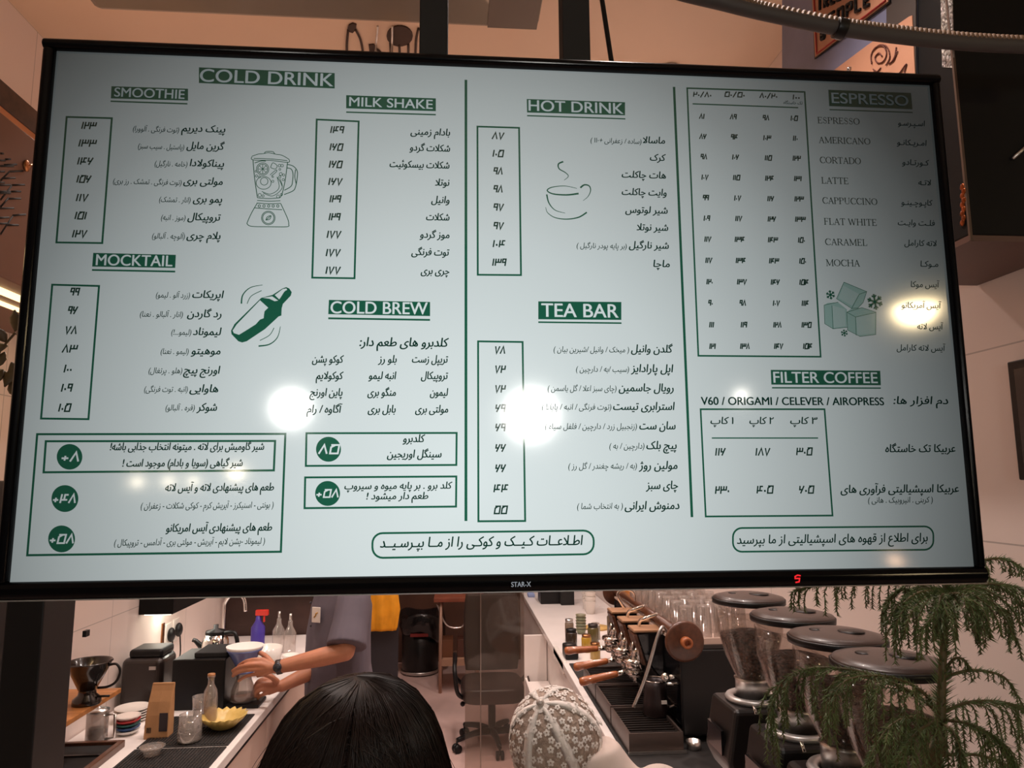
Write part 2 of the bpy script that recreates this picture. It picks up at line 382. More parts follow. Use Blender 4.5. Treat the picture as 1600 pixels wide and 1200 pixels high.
# serif capitals for the coffee list: (advance, thick strokes, thin strokes)
def arc(cx, cy, rx, ry, a0, a1, n=10): return [(cx + rx * math.cos(math.radians(a0 + (a1 - a0) * i / n)), cy + ry * math.sin(math.radians(a0 + (a1 - a0) * i / n))) for i in range(n + 1)]
def sf(x, y, l=0.10): return [(x - l, y), (x + l, y)]
SERIF = {
 'A': (0.74, [[(0.36, 1), (0.62, 0)]], [[(0.36, 1), (0.10, 0)], [(0.2, 0.36), (0.5, 0.36)], sf(0.1, 0), sf(0.62, 0)]),
 'C': (0.76, [arc(0.42, 0.5, 0.34, 0.5, 110, 250)], [arc(0.42, 0.5, 0.34, 0.5, 40, 110), arc(0.42, 0.5, 0.34, 0.5, 250, 320), [(0.68, 0.98), (0.68, 0.72)], [(0.68, 0.2), (0.68, 0.05)]]),
 'D': (0.82, [[(0.14, 0), (0.14, 1)], arc(0.36, 0.5, 0.36, 0.5, -50, 50)], [[(0.02, 1), (0.36, 1)] + arc(0.36, 0.5, 0.36, 0.5, 90, 50, 4), [(0.02, 0), (0.36, 0)] + arc(0.36, 0.5, 0.36, 0.5, -90, -50, 4)]),
 'E': (0.66, [[(0.14, 0), (0.14, 1)]], [[(0.02, 1), (0.54, 1), (0.54, 0.8)], [(0.14, 0.52), (0.42, 0.52)], [(0.42, 0.62), (0.42, 0.42)], [(0.02, 0), (0.56, 0), (0.58, 0.22)]]),
 'F': (0.62, [[(0.14, 0), (0.14, 1)]], [[(0.02, 1), (0.54, 1), (0.54, 0.8)], [(0.14, 0.52), (0.42, 0.52)], [(0.42, 0.62), (0.42, 0.42)], sf(0.14, 0, 0.13)]),
 'H': (0.84, [[(0.14, 0), (0.14, 1)], [(0.68, 0), (0.68, 1)]], [[(0.14, 0.52), (0.68, 0.52)], sf(0.14, 0, 0.12), sf(0.14, 1, 0.12), sf(0.68, 0, 0.12), sf(0.68, 1, 0.12)]),
 'I': (0.36, [[(0.16, 0), (0.16, 1)]], [sf(0.16, 0, 0.13), sf(0.16, 1, 0.13)]),
 'L': (0.62, [[(0.14, 0), (0.14, 1)]], [sf(0.14, 1, 0.13), [(0.02, 0), (0.54, 0), (0.56, 0.26)]]),
 'M': (0.98, [[(0.14, 1), (0.46, 0.05)], [(0.82, 0), (0.82, 1)]], [[(0.14, 0), (0.14, 1)], [(0.46, 0.05), (0.82, 1)], sf(0.14, 0), sf(0.82, 0, 0.12), sf(0.1, 1, 0.08), sf(0.86, 1, 0.08)]),
 'N': (0.84, [[(0.14, 1), (0.68, 0)]], [[(0.14, 0), (0.14, 1)], [(0.68, 0), (0.68, 1)], sf(0.14, 0), sf(0.1, 1, 0.08), sf(0.68, 1)]),
 'O': (0.84, [arc(0.4, 0.5, 0.34, 0.5, 130, 230), arc(0.4, 0.5, 0.34, 0.5, -50, 50)], [arc(0.4, 0.5, 0.34, 0.5, 50, 130), arc(0.4, 0.5, 0.34, 0.5, 230, 310)]),
 'P': (0.66, [[(0.14, 0), (0.14, 1)], arc(0.34, 0.75, 0.22, 0.25, -50, 50, 6)], [[(0.02, 1), (0.34, 1)] + arc(0.34, 0.75, 0.22, 0.25, 90, 50, 3), [(0.14, 0.5), (0.34, 0.5)], sf(0.14, 0, 0.13)]),
 'R': (0.76, [[(0.14, 0), (0.14, 1)], arc(0.34, 0.75, 0.22, 0.25, -50, 50, 6), [(0.36, 0.5), (0.66, 0)]], [[(0.02, 1), (0.34, 1)] + arc(0.34, 0.75, 0.22, 0.25, 90, 50, 3), [(0.14, 0.5), (0.36, 0.5)], sf(0.14, 0, 0.12), sf(0.68, 0, 0.07)]),
 'S': (0.62, [[(0.14, 0.66), (0.46, 0.38)]], [arc(0.3, 0.76, 0.19, 0.24, 30, 215, 8), arc(0.3, 0.24, 0.2, 0.24, 45, -150, 8), [(0.48, 0.95), (0.48, 0.74)], [(0.1, 0.05), (0.1, 0.28)]]),
 'T': (0.70, [[(0.34, 0), (0.34, 1)]], [[(0.04, 0.78), (0.05, 1), (0.63, 1), (0.64, 0.78)], sf(0.34, 0, 0.13)]),
 'U': (0.82, [[(0.16, 1), (0.16, 0.3)]], [arc(0.41, 0.3, 0.25, 0.3, 180, 360), [(0.66, 0.3), (0.66, 1)], sf(0.16, 1, 0.12), sf(0.66, 1)]),
 'W': (1.06, [[(0.1, 1), (0.32, 0)], [(0.52, 1), (0.72, 0)]], [[(0.32, 0), (0.52, 1)], [(0.72, 0), (0.94, 1)], sf(0.1, 1), sf(0.94, 1)]),
 ' ': (0.3, [], [])}
def serif(mb, txt, xl, xr, y, h=11.0, lift=0.0006):
    a = P(xl, y); b = P(xr, y); tot = sum(SERIF[c][0] for c in txt) - 0.1; H = h * PX; sx = (b.x - a.x) / tot; x = 0; oz = (a.z + b.z) / 2 - H / 2
    for c in txt:
        adv, tk, tn = SERIF[c]
        for st, w in [(q, 0.15) for q in tk] + [(q, 0.075) for q in tn]:
            stroke(mb, [Vector((a.x + (x + u) * sx, 0, oz + v * H)) for u, v in st], w * H, lift)
        x += adv
# Persian letters: joined forms from the presentation block, laid out right to left
def fm(c, n): return [chr(c + i) for i in range(n)]
FORM = {'ا': fm(0xFE8D, 2), 'آ': fm(0xFE81, 2), 'ب': fm(0xFE8F, 4), 'پ': fm(0xFB56, 4), 'ت': fm(0xFE95, 4), 'ج': fm(0xFE9D, 4), 'چ': fm(0xFB7A, 4),
        'ح': fm(0xFEA1, 4), 'خ': fm(0xFEA5, 4), 'د': fm(0xFEA9, 2), 'ذ': fm(0xFEAB, 2), 'ر': fm(0xFEAD, 2), 'ز': fm(0xFEAF, 2), 'ژ': fm(0xFB8A, 2),
        'س': fm(0xFEB1, 4), 'ش': fm(0xFEB5, 4), 'ط': fm(0xFEC1, 4), 'ع': fm(0xFEC9, 4), 'غ': fm(0xFECD, 4), 'ف': fm(0xFED1, 4), 'ق': fm(0xFED5, 4),
        'ک': fm(0xFB8E, 4), 'گ': fm(0xFB92, 4), 'ل': fm(0xFEDD, 4), 'م': fm(0xFEE1, 4), 'ن': fm(0xFEE5, 4), 'و': fm(0xFEED, 2), 'ه': fm(0xFEE9, 4),
        'ی': fm(0xFBFC, 4), 'ئ': fm(0xFE89, 4), 'ـ': ['ـ'] * 4, 'ﻻ': fm(0xFEFB, 2)}
def shape(s):
    s = s.replace('لا', 'ﻻ'); out = []
    for i, c in enumerate(s):
        if c not in FORM: out.append(c); continue
        p = s[i - 1] if i else ' '; q = s[i + 1] if i + 1 < len(s) else ' '
        jp = p in FORM and len(FORM[p]) == 4; jn = q in FORM and len(FORM[c]) == 4
        f = FORM[c]; out.append(f[3] if jp and jn else f[1] if jp else f[2] if jn else f[0])
    r = out[::-1]; res = []; i = 0
    while i < len(r):                                # numbers keep their own direction
        j = i
        while j < len(r) and r[j] in '۰۱۲۳۴۵۶۷۸۹': j += 1
        if j > i: res += r[i:j][::-1]; i = j
        else: res.append({'(': ')', ')': '('}.get(r[i], r[i])); i += 1
    return ''.join(res)
TEXTS = []                                           # (bucket, string, xl, xr, y, size px, lift, bold, shear)
def fa(bucket, s, xl, xr, y, em=17.0, bold=0.025, lift=0.0006): TEXTS.append((bucket, shape(s), xl, xr, y, em, lift, bold, 0.17, 'fa'))
def en(bucket, s, xl, xr, y, em, bold=0.0, lift=0.0012): TEXTS.append((bucket, s, xl, xr, y, em, lift, bold, 0.0, 'en'))
def fill_outline(me):
    """triangulate glyph outlines by the non-zero winding rule (overlapping contours stay solid)"""
    n = len(me.vertices)
    if not n: return [], []
    V = [Vector((v.co.x, v.co.y)) for v in me.vertices]; E = []
    for e in me.edges:
        i, j = e.vertices
        if abs(i - j) > 1: i, j = max(i, j), min(i, j)          # the edge closing a contour
        elif i > j: i, j = j, i
        E.append((i, j))
    r = delaunay_2d_cdt(V, E, [], 0, 1e-7); P2 = np.array([tuple(p) for p in r[0]]); T = np.array([f for f in r[2]])
    A = np.array([tuple(V[i]) for i, j in E]); B_ = np.array([tuple(V[j]) for i, j in E]); c = P2[T].mean(1)
    up = (A[None, :, 1] <= c[:, None, 1]) & (B_[None, :, 1] > c[:, None, 1]); dn = (A[None, :, 1] > c[:, None, 1]) & (B_[None, :, 1] <= c[:, None, 1])
    cr = (B_[None, :, 0] - A[None, :, 0]) * (c[:, None, 1] - A[None, :, 1]) - (c[:, None, 0] - A[None, :, 0]) * (B_[None, :, 1] - A[None, :, 1])
    w = (up & (cr > 0)).sum(1) - (dn & (cr < 0)).sum(1)
    return [Vector(p) for p in P2], [tuple(int(i) for i in t) for t in T[w != 0]]
def flush_texts():
    obs = []
    for t in TEXTS:
        c = bpy.data.curves.new('lettering', 'FONT'); c.body = t[1]; c.resolution_u = 6 if t[9] == 'en' else 3; c.shear = t[8]; c.fill_mode = 'NONE'
        o = bpy.data.objects.new('lettering', c); COL.objects.link(o); obs.append(o)
    bpy.context.view_layer.update(); dg = bpy.context.evaluated_depsgraph_get()
    for t, o in zip(TEXTS, obs):
        bucket, s, xl, xr, y, em, lift, bold, sh, kind = t
        me = bpy.data.meshes.new_from_object(o.evaluated_get(dg))
        vs, fs = fill_outline(me)
        if vs:
            x0_, x1_ = min(v.x for v in vs), max(v.x for v in vs)
            a = P(xl, y); b = P(xr, y); sx = (b.x - a.x) / (x1_ - x0_); E_ = em * PX; zc = (a.z + b.z) / 2
            base = zc - (0.23 if kind == 'fa' else 0.345) * E_
            d = t[7] * E_                            # heavier weight: the outline repeated a hair to each side
            for dx, dz in (((-d, 0), (d, 0), (0, d * 0.8)) if d else ((0, 0),)):
                bucket.add([(a.x + dx + (v.x - x0_) * sx, YS - lift, base + dz + v.y * E_) for v in vs], fs)
        bpy.data.meshes.remove(me)
    for o in obs:
        c = o.data; bpy.data.objects.remove(o); bpy.data.curves.remove(c)
def heading(txt, q, ul, em, pad=(5, 5)):
    g = MB(); w = MB()
    quad(g, q, 0.0005)
    if ul: stroke(g, [P(*ul[0]), P(*ul[1])], ul[2] * PX, 0.0005)
    yc = sum(p[1] for p in q) / 4
    en(w, txt, q[0][0] + pad[0], q[1][0] - pad[1], yc, em, 0.014)
    return ('menu_heading', g, w)
HEADS = [
 heading('COLD DRINK', [(311, 105.5), (523, 114.5), (523, 138.5), (311, 130)], None, 32, (2, 2)),
 heading('SMOOTHIE', [(174.5, 135), (294, 139), (294, 157.5), (173.5, 154)], ((173, 158.5), (293, 162.5), 2.4), 22.5),
 heading('MILK SHAKE', [(541, 149), (681, 154), (681, 174), (541, 169.5)], ((541, 175.5), (681, 179.5), 2.4), 23),
 heading('MOCKTAIL', [(146, 395.3), (275, 398.4), (274, 418.8), (144.3, 416.7)], ((144, 422), (274, 424.5), 2.8), 25),
 heading('COLD BREW', [(514, 468.7), (672, 472), (672, 494), (513, 491)], ((513, 497.5), (672, 500), 3), 28, (3, 4)),
 heading('HOT DRINK', [(823, 155), (976.5, 160), (976.5, 180.5), (823.5, 176)], ((823.5, 181), (977, 186), 2.2), 27.5, (3, 3)),
 heading('TEA BAR', [(841, 471), (970.7, 472), (970.7, 500), (841, 499)], ((841, 503.5), (971, 505), 2.6), 32),
 heading('ESPRESSO', [(1294, 140.5), (1423, 145.5), (1425.5, 171), (1295.5, 166)], ((1296, 171.5), (1426, 176), 2), 28),
 heading('FILTER COFFEE', [(1204, 578), (1375, 579.4), (1376, 602), (1205, 601)], ((1206, 606), (1376, 606.5), 2.2), 26, (4, 5))]
PARTS = []                                           # (name, builder, material)
def bucket(name, m=None):
    b = MB(); PARTS.append((name, b, m or INKPX)); return b
def section(name, rows, prices, box, em=17, em2=12.5):
    L = bucket('menu_lettering'); D = bucket('price_lettering'); R = bucket('price_frame', GREENPX)
    for r in rows:
        fa(L, r[0], r[1], r[2], r[3], em)
        if len(r) > 4: fa(L, r[4], r[5], r[6], r[3] + 0.5, em2, 0.008)
    for s, a, b, y in prices: digits(D, s, a, b, y)
    rectline(R, box, 3.0)
section('smoothie', [
 ('پینک دیریم', 284, 352, 203, '(توت فرنگی . آلوورا)', 208, 280), ('گرین مایل', 292, 351, 230, '(پاستیل . سیب سبز)', 216, 288),
 ('پیناکولادا', 297, 350, 257, '(خامه . نارگیل)', 242, 293), ('مولتی بری', 287, 348, 285, '(توت فرنگی . تمشک . رز بری)', 177, 284),
 ('پمو بری', 302, 347, 313, '(انار . تمشک)', 249, 298), ('تروپیکال', 293.5, 345, 341, '(موز . انبه)', 252, 290), ('پلام چری', 292, 344.5, 370, '(آلوچه . آلبالو)', 238, 289)],
 [('۱۲۳', 126.6, 150, 196.5), ('۱۳۳', 122, 150, 224), ('۱۴۶', 120, 144.5, 252), ('۱۵۶', 119, 141.5, 280), ('۱۱۷', 118, 137, 309), ('۱۵۱', 116, 135, 337), ('۱۲۷', 112, 135, 365.5)],
 [(104.5, 183), (175, 185), (160, 380), (88.5, 379)])
section('milk shake', [
 ('بادام زمینی', 641.6, 703, 208), ('شکلات گردو', 640, 703, 233), ('شکلات بیسکوئیت', 609, 702, 259), ('نوتلا', 680, 702, 287), ('وانیل', 674, 702, 314),
 ('شکلات', 666, 702, 341), ('موز گردو', 656, 702, 368.5), ('توت فرنگی', 643, 702, 395.6), ('چری بری', 657.7, 702, 425)],
 [('۱۴۹', 515, 536.6, 203), ('۱۶۵', 514, 535, 230), ('۱۶۵', 513, 534, 257), ('۱۶۷', 512, 534, 284), ('۱۲۹', 514, 532, 311), ('۱۲۹', 512.7, 531, 339), ('۱۷۷', 509.5, 532, 366.5), ('۱۷۷', 508, 531, 395), ('۱۷۷', 507.5, 531, 422.5)],
 [(495, 187), (560.5, 190), (554, 435), (488, 434)])
section('hot drink', [
 ('ماسالا', 1004.5, 1038.7, 221, '(ساده / زعفرانی +۱۱۰ )', 922.7, 1002), ('کرک', 1015.5, 1040, 248), ('هات چاکلت', 971.5, 1040, 275), ('وایت چاکلت', 971.5, 1041, 302),
 ('شیر لوتوس', 977, 1042.7, 330), ('شیر نوتلا', 994.7, 1043.5, 357), ('شیر نارگیل', 982.7, 1044.5, 385, '(بر پایه پودر نارگیل )', 901, 979), ('ماچا', 1021, 1046, 414)],
 [('۸۷', 768, 786.7, 212.5), ('۱۰۵', 768.5, 786, 240), ('۹۸', 770, 785, 267.5), ('۹۸', 770, 785, 295.5), ('۹۷', 770, 786, 324), ('۹۷', 770, 786, 353), ('۱۰۴', 768.5, 788.5, 381), ('۱۳۹', 768, 790, 410)],
 [(746, 198), (811, 200), (814, 430), (746.5, 429.5)])
section('tea', [
 ('گلدن وانیل', 986, 1051, 547, '( میخک / وانیل /شیرین بیان )', 865, 982.7), ('اپل پارادایز', 985.7, 1051.7, 577.7, '(سیب /به / دارچین )', 900, 982.7),
 ('رویال جاسمین', 966.7, 1052, 607.7, '(چای سبز اعلا / گل یاسمن )', 855.7, 963), ('استرابری تیست', 958, 1054, 636.7, '(توت فرنگی / انبه / پاپایا )', 846.7, 955),
 ('سان ست', 999, 1055, 667, '(زنجبیل زرد / دارچین / فلفل سیاه )', 851.7, 995), ('پیچ بلک', 1010, 1056.7, 697.7, '(دارچین / به )', 952, 1006.7),
 ('مولین روژ', 998, 1058, 729, '(به / ریشه چغندر / گل رز )', 888, 995), ('چای سبز', 1009, 1059, 760), ('دمنوش ایرانی', 976, 1061, 791.7, '( به انتخاب شما )', 901.7, 973)],
 [('۷۸', 771.7, 789, 547), ('۷۲', 772, 789, 577), ('۷۲', 772, 789, 607.7), ('۶۹', 772.7, 789, 638), ('۶۹', 772.7, 789, 668), ('۶۶', 772.7, 789, 700), ('۶۶', 772.7, 789, 731.7), ('۴۴', 770, 793, 763), ('۵۵', 770.7, 791.7, 796.7)],
 [(747, 533.5), (816.5, 534.5), (820.5, 814), (747.5, 814.5)], 18, 13)
section('mocktail', [
 ('اپریکات', 301, 349.7, 462, '(زرد آلو . لیمو)', 244, 297), ('رد گاردن', 293, 346, 492, '(انار . آلبالو . نعنا)', 219, 286), ('لیموناد', 302, 346, 520, '(لیمو...!)', 268, 299),
 ('موهیتو', 299, 344.5, 550, '(لیمو . نعنا)', 251.5, 295), ('اورنج پیچ', 287, 344, 580, '(هلو . پرتغال)', 232.6, 285), ('هاوایی', 296.7, 341, 609, '(انبه . توت فرنگی)', 225.7, 293.6), ('شوکر', 307.6, 339, 638, '(قره . آلبالو)', 259, 304.5)],
 [('۹۹', 109, 123.6, 456), ('۹۶', 105.5, 120.5, 485), ('۷۸', 101, 120, 516), ('۸۳', 97, 120.5, 545), ('۱۰۰', 99, 112.5, 576), ('۱۰۹', 94.7, 112.5, 606), ('۱۰۵', 90.6, 110, 637)],
 [(82, 445), (155, 447), (138.5, 655), (64.5, 654)])
B = bucket('menu_lettering')
fa(B, 'کلدبرو های طعم دار:', 562, 701, 537, 20)
for row, y in (((('تریپل زست', 644, 700), ('بلو رز', 591, 619.6), ('کوکو پشن', 488, 537)), 563), ((('تروپیکال', 658, 700), ('انبه لیمو', 576, 619), ('کوکولایم', 494, 536.5)), 588.7),
               ((('لیمون', 672, 700), ('منگو بری', 574.5, 618.4), ('پاین اورنج', 484, 535)), 614.8), ((('مولتی بری', 649, 700), ('بابل بری', 575, 618), ('آگاوه / رام', 479.5, 534.8)), 641)):
    for s, a, b in row: fa(B, s, a, b, y, 17)
# notes box, cold-brew boxes
for q, w in (([(58.5, 678.5), (446, 678), (439, 862), (43, 867.5)], 3.2), ([(72, 689.5), (430, 689), (428, 735), (68.5, 738)], 3.2), ([(479, 677), (713.5, 676.5), (713, 726.5), (478, 728)], 3.0), ([(477, 746), (713, 744.5), (712.5, 791.5), (476, 794)], 3.0)):
    rectline(bucket('note_frame', GREENPX), q, w)
for cx, cy, r, s, a, b, h in ((109, 713.8, 20, '+۸', 95, 124, 14), (101.8, 779, 21, '+۴۸', 82, 119, 13), (96.6, 842, 21, '+۵۸', 77, 116, 13), (513.4, 702, 19.5, '۸۵', 497, 529, 14), (512, 771, 19.5, '+۵۸', 493, 529, 12)):
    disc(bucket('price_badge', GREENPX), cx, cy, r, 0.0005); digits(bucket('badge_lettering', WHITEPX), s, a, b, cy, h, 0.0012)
B = bucket('menu_lettering')
fa(B, 'شیر گاومیش برای لاته . میتونه انتخاب جذابی باشه!', 172.5, 412.6, 699.5, 16); fa(B, 'شیر گیاهی (سویا و بادام) موجود است !', 191.8, 379, 725, 16)
fa(B, 'طعم های پیشنهادی لاته و آیس لاته', 258.8, 428, 763, 16.5); fa(B, '( بونتی - اسنیکرز - آیریش کرم - کوکی شکلات - زعفران )', 220.5, 427.5, 791, 13, 0.01)
fa(B, 'طعم های پیشنهادی آیس امریکانو', 259.6, 425, 826, 16.5); fa(B, '( لیموناد -پشن لایم - آیریش - مولتی بری - آدامس - تروپیکال )', 179, 414, 848, 13, 0.01)
B = bucket('menu_lettering')
fa(B, 'کلدبرو', 629.5, 664, 687, 17); B = bucket('menu_lettering'); fa(B, 'سینگل اوریجین', 605, 689.6, 711, 17)
B = bucket('menu_lettering'); fa(B, 'کلد برو . بر پایه میوه و سیروپ', 538.5, 706.5, 760.5, 15); fa(B, 'طعم دار میشود !', 572.6, 669, 776.5, 15)
def roundbox(mb, xl, xr, tl, tr, b_l, b_r, rad, w):
    pts = []
    for cx, cyf, a0 in ((xr, (tr, b_r), -90), (xr, (tr, b_r), 0), (xl, (tl, b_l), 90), (xl, (tl, b_l), 180)):
        sx_ = -1 if cx == xr else 1; top = a0 in (-90, 180)
        ccx = cx + sx_ * rad; ccy = cyf[0] + rad if top else cyf[1] - rad
        for k in range(7):
            a = math.radians(a0 + 90 * k / 6); pts.append(P(ccx + rad * math.cos(a), ccy + rad * math.sin(a)))
    stroke(mb, pts, w * PX, 0.0005, True)
roundbox(bucket('rounded_frame', GREENPX), 582, 927.5, 833, 829, 871.5, 866, 16, 3.0); roundbox(bucket('rounded_frame', GREENPX), 1145, 1458, 825, 822.5, 862, 859, 14, 2.8)
B = bucket('menu_lettering'); fa(B, 'اطـلاعــات کـیــک و کوکـی را از مــا بپـرسـیــد', 594, 910.6, 848.5, 21, 0.02); B = bucket('menu_lettering'); fa(B, 'برای اطلاع از قهوه های اسپشیالیتی از ما بپرسید', 1151, 1449, 843.5, 19, 0.02)
stroke(bucket('column_divider', GREENPX), [P(728, 125), P(728, 814)], 4.4 * PX, 0.0005); stroke(bucket('column_divider', GREENPX), [P(1053, 136), P(1081, 808)], 4.2 * PX, 0.0005)
# espresso table
R = bucket('price_frame', GREENPX); rectline(R, [(1073.5, 138), (1257, 144), (1282, 557.5), (1091, 556)], 2.8); R2 = bucket('price_frame', GREENPX); rectline(R2, [(1094.5, 639.5), (1288, 639.5), (1300.5, 805.5), (1102.5, 807)], 2.8)
stroke(R, [P(1082, 162.5), P(1247, 168.5)], 2.2 * PX, 0.0005); stroke(R2, [P(1112, 684.5), P(1278, 684.5)], 2.0 * PX, 0.0005)
D = bucket('price_lettering')
for s, a, b, y in (('۲۰/۸۰', 1082, 1111, 148), ('۵۰/۵۰', 1131, 1163, 148), ('۸۰/۲۰', 1186, 1214, 150), ('۱۰۰', 1237, 1249, 152)): digits(bucket('price_lettering'), s, a, b, y, 9)
C1, C2 = [(1091, 1102), (1139, 1152), (1189.6, 1202), (1233, 1247)], 0
TB = [(182, '۸۱ ۸۹ ۹۸ ۱۰۵'), (213.5, '۸۶ ۹۴ ۱۰۳ ۱۱۰'), (245, '۹۸ ۱۰۶ ۱۱۵ ۱۲۲'), (277, '۱۰۷ ۱۱۵ ۱۲۴ ۱۳۱'), (309, '۹۹ ۱۰۷ ۱۱۶ ۱۲۳'), (341, '۱۰۹ ۱۱۷ ۱۲۶ ۱۳۳'), (373.6, '۱۱۷ ۱۳۴ ۱۴۳ ۱۵۰'),
      (406.6, '۱۱۷ ۱۳۴ ۱۴۳ ۱۵۰'), (440, '۱۲۰ ۱۳۷ ۱۴۶ ۱۵۴'), (473, '۹۰ ۹۸ ۱۰۷ ۱۱۴'), (507, '۱۱۱ ۱۱۹ ۱۲۸ ۱۳۵'), (540.6, '۱۲۱ ۱۳۸ ۱۴۷ ۱۵۴')]
for i, (y, row) in enumerate(TB):
    for j, s in enumerate(row.split()):
        t = i / 11; cx = (1096, 1145, 1196, 1240)[j] + t * (16.5, 18, 19.5, 21)[j]; dy = (0, 0.8, 2.3, 3.0)[j] * (1 - t) + 0.5 * t
        wd_ = sum(DIG[c][0] for c in s) * 7.6; digits(bucket('price_lettering'), s, cx - wd_ / 2, cx + wd_ / 2, y + dy, 9.2)
for s, a, b, y in (('۱۱۶', 1116, 1132.3, 706), ('۱۸۷', 1178.7, 1202, 706), ('۳۰۵', 1242.7, 1268, 705.4), ('۲۳۰', 1116, 1139, 765.6), ('۴۰۵', 1180.7, 1207, 765), ('۶۰۵', 1247, 1270.6, 765)): digits(bucket('price_lettering'), s, a, b, y, 12)
B = bucket('menu_lettering')
for s, a, b, y in (('ESPRESSO', 1277, 1342, 189), ('AMERICANO', 1279, 1358.7, 220), ('CORTADO', 1280.5, 1344, 251), ('LATTE', 1283, 1324.6, 282.5), ('CAPPUCCINO', 1284.5, 1369.6, 314.4), ('FLAT WHITE', 1287, 1368.6, 347), ('CARAMEL', 1288.6, 1353.6, 378.6), ('MOCHA', 1290, 1342, 411)): serif(B, s, a, b, y)
for s, a, b, y in (('اسـپـرسـو', 1402.7, 1445, 194), ('امـریـکانـو', 1401, 1447.7, 224.4), ('کـورتـادو', 1409, 1451.6, 255.4), ('لاتـه', 1434.7, 1454.4, 286.7), ('کاپـوچـینـو', 1407.5, 1457, 318), ('فلـت وایـت', 1402.6, 1460, 349.6),
                   ('لاته کارامل', 1412.6, 1463, 381.4), ('مـوکـا', 1438, 1465.4, 414), ('آیس موکا', 1423, 1468, 446), ('آیس آمریکانو', 1408, 1471, 478.5), ('آیس لاته', 1433, 1474, 511.6), ('آیس لاته کارامل', 1400.6, 1477.4, 545)): fa(B, s, a, b, y, 14.5, 0.012)
fa(B, 'تک خاستگاه', 1224, 1254, 161.5, 8, 0.01)
en(B, 'V60 / ORIGAMI / CELEVER / AIROPRESS', 1095, 1380, 627, 18.5, 0.025); fa(B, 'دم افزار ها:', 1395.5, 1480.7, 627.6, 18)
for s, a, b in (('۱ کاپ', 1110, 1145.5), ('۲ کاپ', 1170.8, 1209), ('۳ کاپ', 1234.5, 1277)): fa(B, s, a, b, 659, 16)
fa(B, 'عربیکا تک خاستگاه', 1383, 1492, 702.5, 18); fa(B, 'عربیکا اسپشیالیتی فرآوری های', 1313, 1497.4, 765.6, 18); fa(B, '( کربنی . انیروبیک . هانی )', 1356, 1457, 782.4, 13, 0.01)
# ---- drawings
def lines(mb, ox, oy, k, polys, w, lift=0.0006, smooth=True):
    for q in polys:
        pts = [Vector((ox + x / k, oy + y / k, 0)) for x, y in q]
        if smooth and len(pts) > 2: pts = crom(pts, 5)
        ww = w if not hasattr(w, '__len__') else [(w[0] + (w[1] - w[0]) * i / (len(pts) - 1)) * PX for i in range(len(pts))]
        stroke(mb, [P(p.x, p.y) for p in pts], ww if hasattr(ww, '__len__') else ww * PX, lift)
def cpts(cx, cy, rx, ry=None, a0=0, a1=360, n=16): return arc(cx, cy, rx, ry or rx, a0, a1, n)
BL = bucket('blender_drawing', GREENPX); o3 = (350, 90, 3.429)
lines(BL, *o3, [[(150, 530), (185, 518), (215, 515), (225, 505), (262, 505), (275, 518), (310, 524), (348, 545)], [(215, 515), (240, 511), (275, 518)], [(150, 532), (156, 549), (250, 552), (344, 562), (348, 545)], [(160, 541), (250, 544), (340, 553)]], 1.1)
lines(BL, *o3, [[(156, 550), (165, 650), (180, 752)], [(341, 562), (328, 660), (312, 730), (300, 752)], [(165, 565), (200, 555), (225, 556)]], 1.3)
lines(BL, *o3, [[(180, 752), (240, 756), (300, 752)], [(178, 766), (240, 770), (303, 768)], [(176, 780), (240, 784), (304, 782)], [(178, 782), (150, 830), (127, 880), (126, 893), (150, 905), (240, 907), (338, 907), (347, 893), (343, 868), (322, 820), (304, 782)], [(163, 806), (240, 812), (312, 816)]], 1.2)
lines(BL, *o3, [[(340, 573), (372, 583), (393, 610), (392, 650), (384, 692), (370, 715), (322, 735)], [(338, 592), (360, 598), (370, 622), (368, 660), (360, 690), (324, 712)], [(384, 600), (380, 640), (388, 680)]], 1.3)
lines(BL, *o3, [cpts(238, 860, 36), cpts(238, 860, 30), [(225, 872), (232, 855), (252, 848), (246, 866), (225, 872)], [(225, 872), (250, 850)]] + [cpts(x, 796, 6.5, n=8) for x in (190, 215, 240, 264, 289)], 1.1)
lines(BL, *o3, [cpts(208, 598, 33), cpts(208, 598, 26), cpts(213, 672, 40, 34), cpts(216, 664, 20), [(203, 718), (250, 732), (295, 700), (285, 640)], [(210, 726), (262, 742), (312, 700), (300, 650)], [(285, 640), (303, 668), (312, 690)], [(250, 590), (262, 565), (285, 580), (275, 598), (250, 590)], [(247, 630), (278, 604), (282, 612), (254, 636)]], 1.0)
lines(BL, *o3, [[(208, 598), (208 + 24 * math.cos(a), 598 + 24 * math.sin(a))] for a in [i * PI / 4 for i in range(8)]] + [cpts(x, y, r, n=8) for x, y, r in ((298, 580, 7), (312, 580, 7), (300, 600, 5), (305, 625, 8), (320, 630, 6), (318, 655, 6), (262, 664, 6), (175, 635, 6), (190, 640, 5), (172, 610, 5), (192, 738, 9), (210, 742, 6), (290, 745, 8), (308, 735, 6), (300, 640, 6), (262, 640, 4))], 0.9)
CU = bucket('cup_drawing', GREENPX); o4 = (720, 120, 3.75)
lines(CU, *o4, [[(600, 498), (572, 512), (576, 540), (612, 562), (630, 584), (605, 607)]], (2.8, 0.7)); lines(CU, *o4, [[(680, 655), (610, 641), (535, 648), (506, 667), (540, 687), (620, 693), (690, 685)]], (0.8, 3.0))
lines(CU, *o4, [[(700, 651), (724, 634), (752, 641), (760, 668), (745, 702), (716, 727)]], (3.0, 0.6)); lines(CU, *o4, [[(503, 690), (516, 740), (552, 782), (612, 800)]], (2.6, 0.7)); lines(CU, *o4, [[(497, 765), (508, 797), (552, 826), (620, 835), (690, 824), (738, 795)]], (0.7, 2.6))
SH_ = bucket('shaker_drawing', GREENPX); SW_ = bucket('shaker_highlight', WHITEPX); o5 = (350, 430, 4.21)
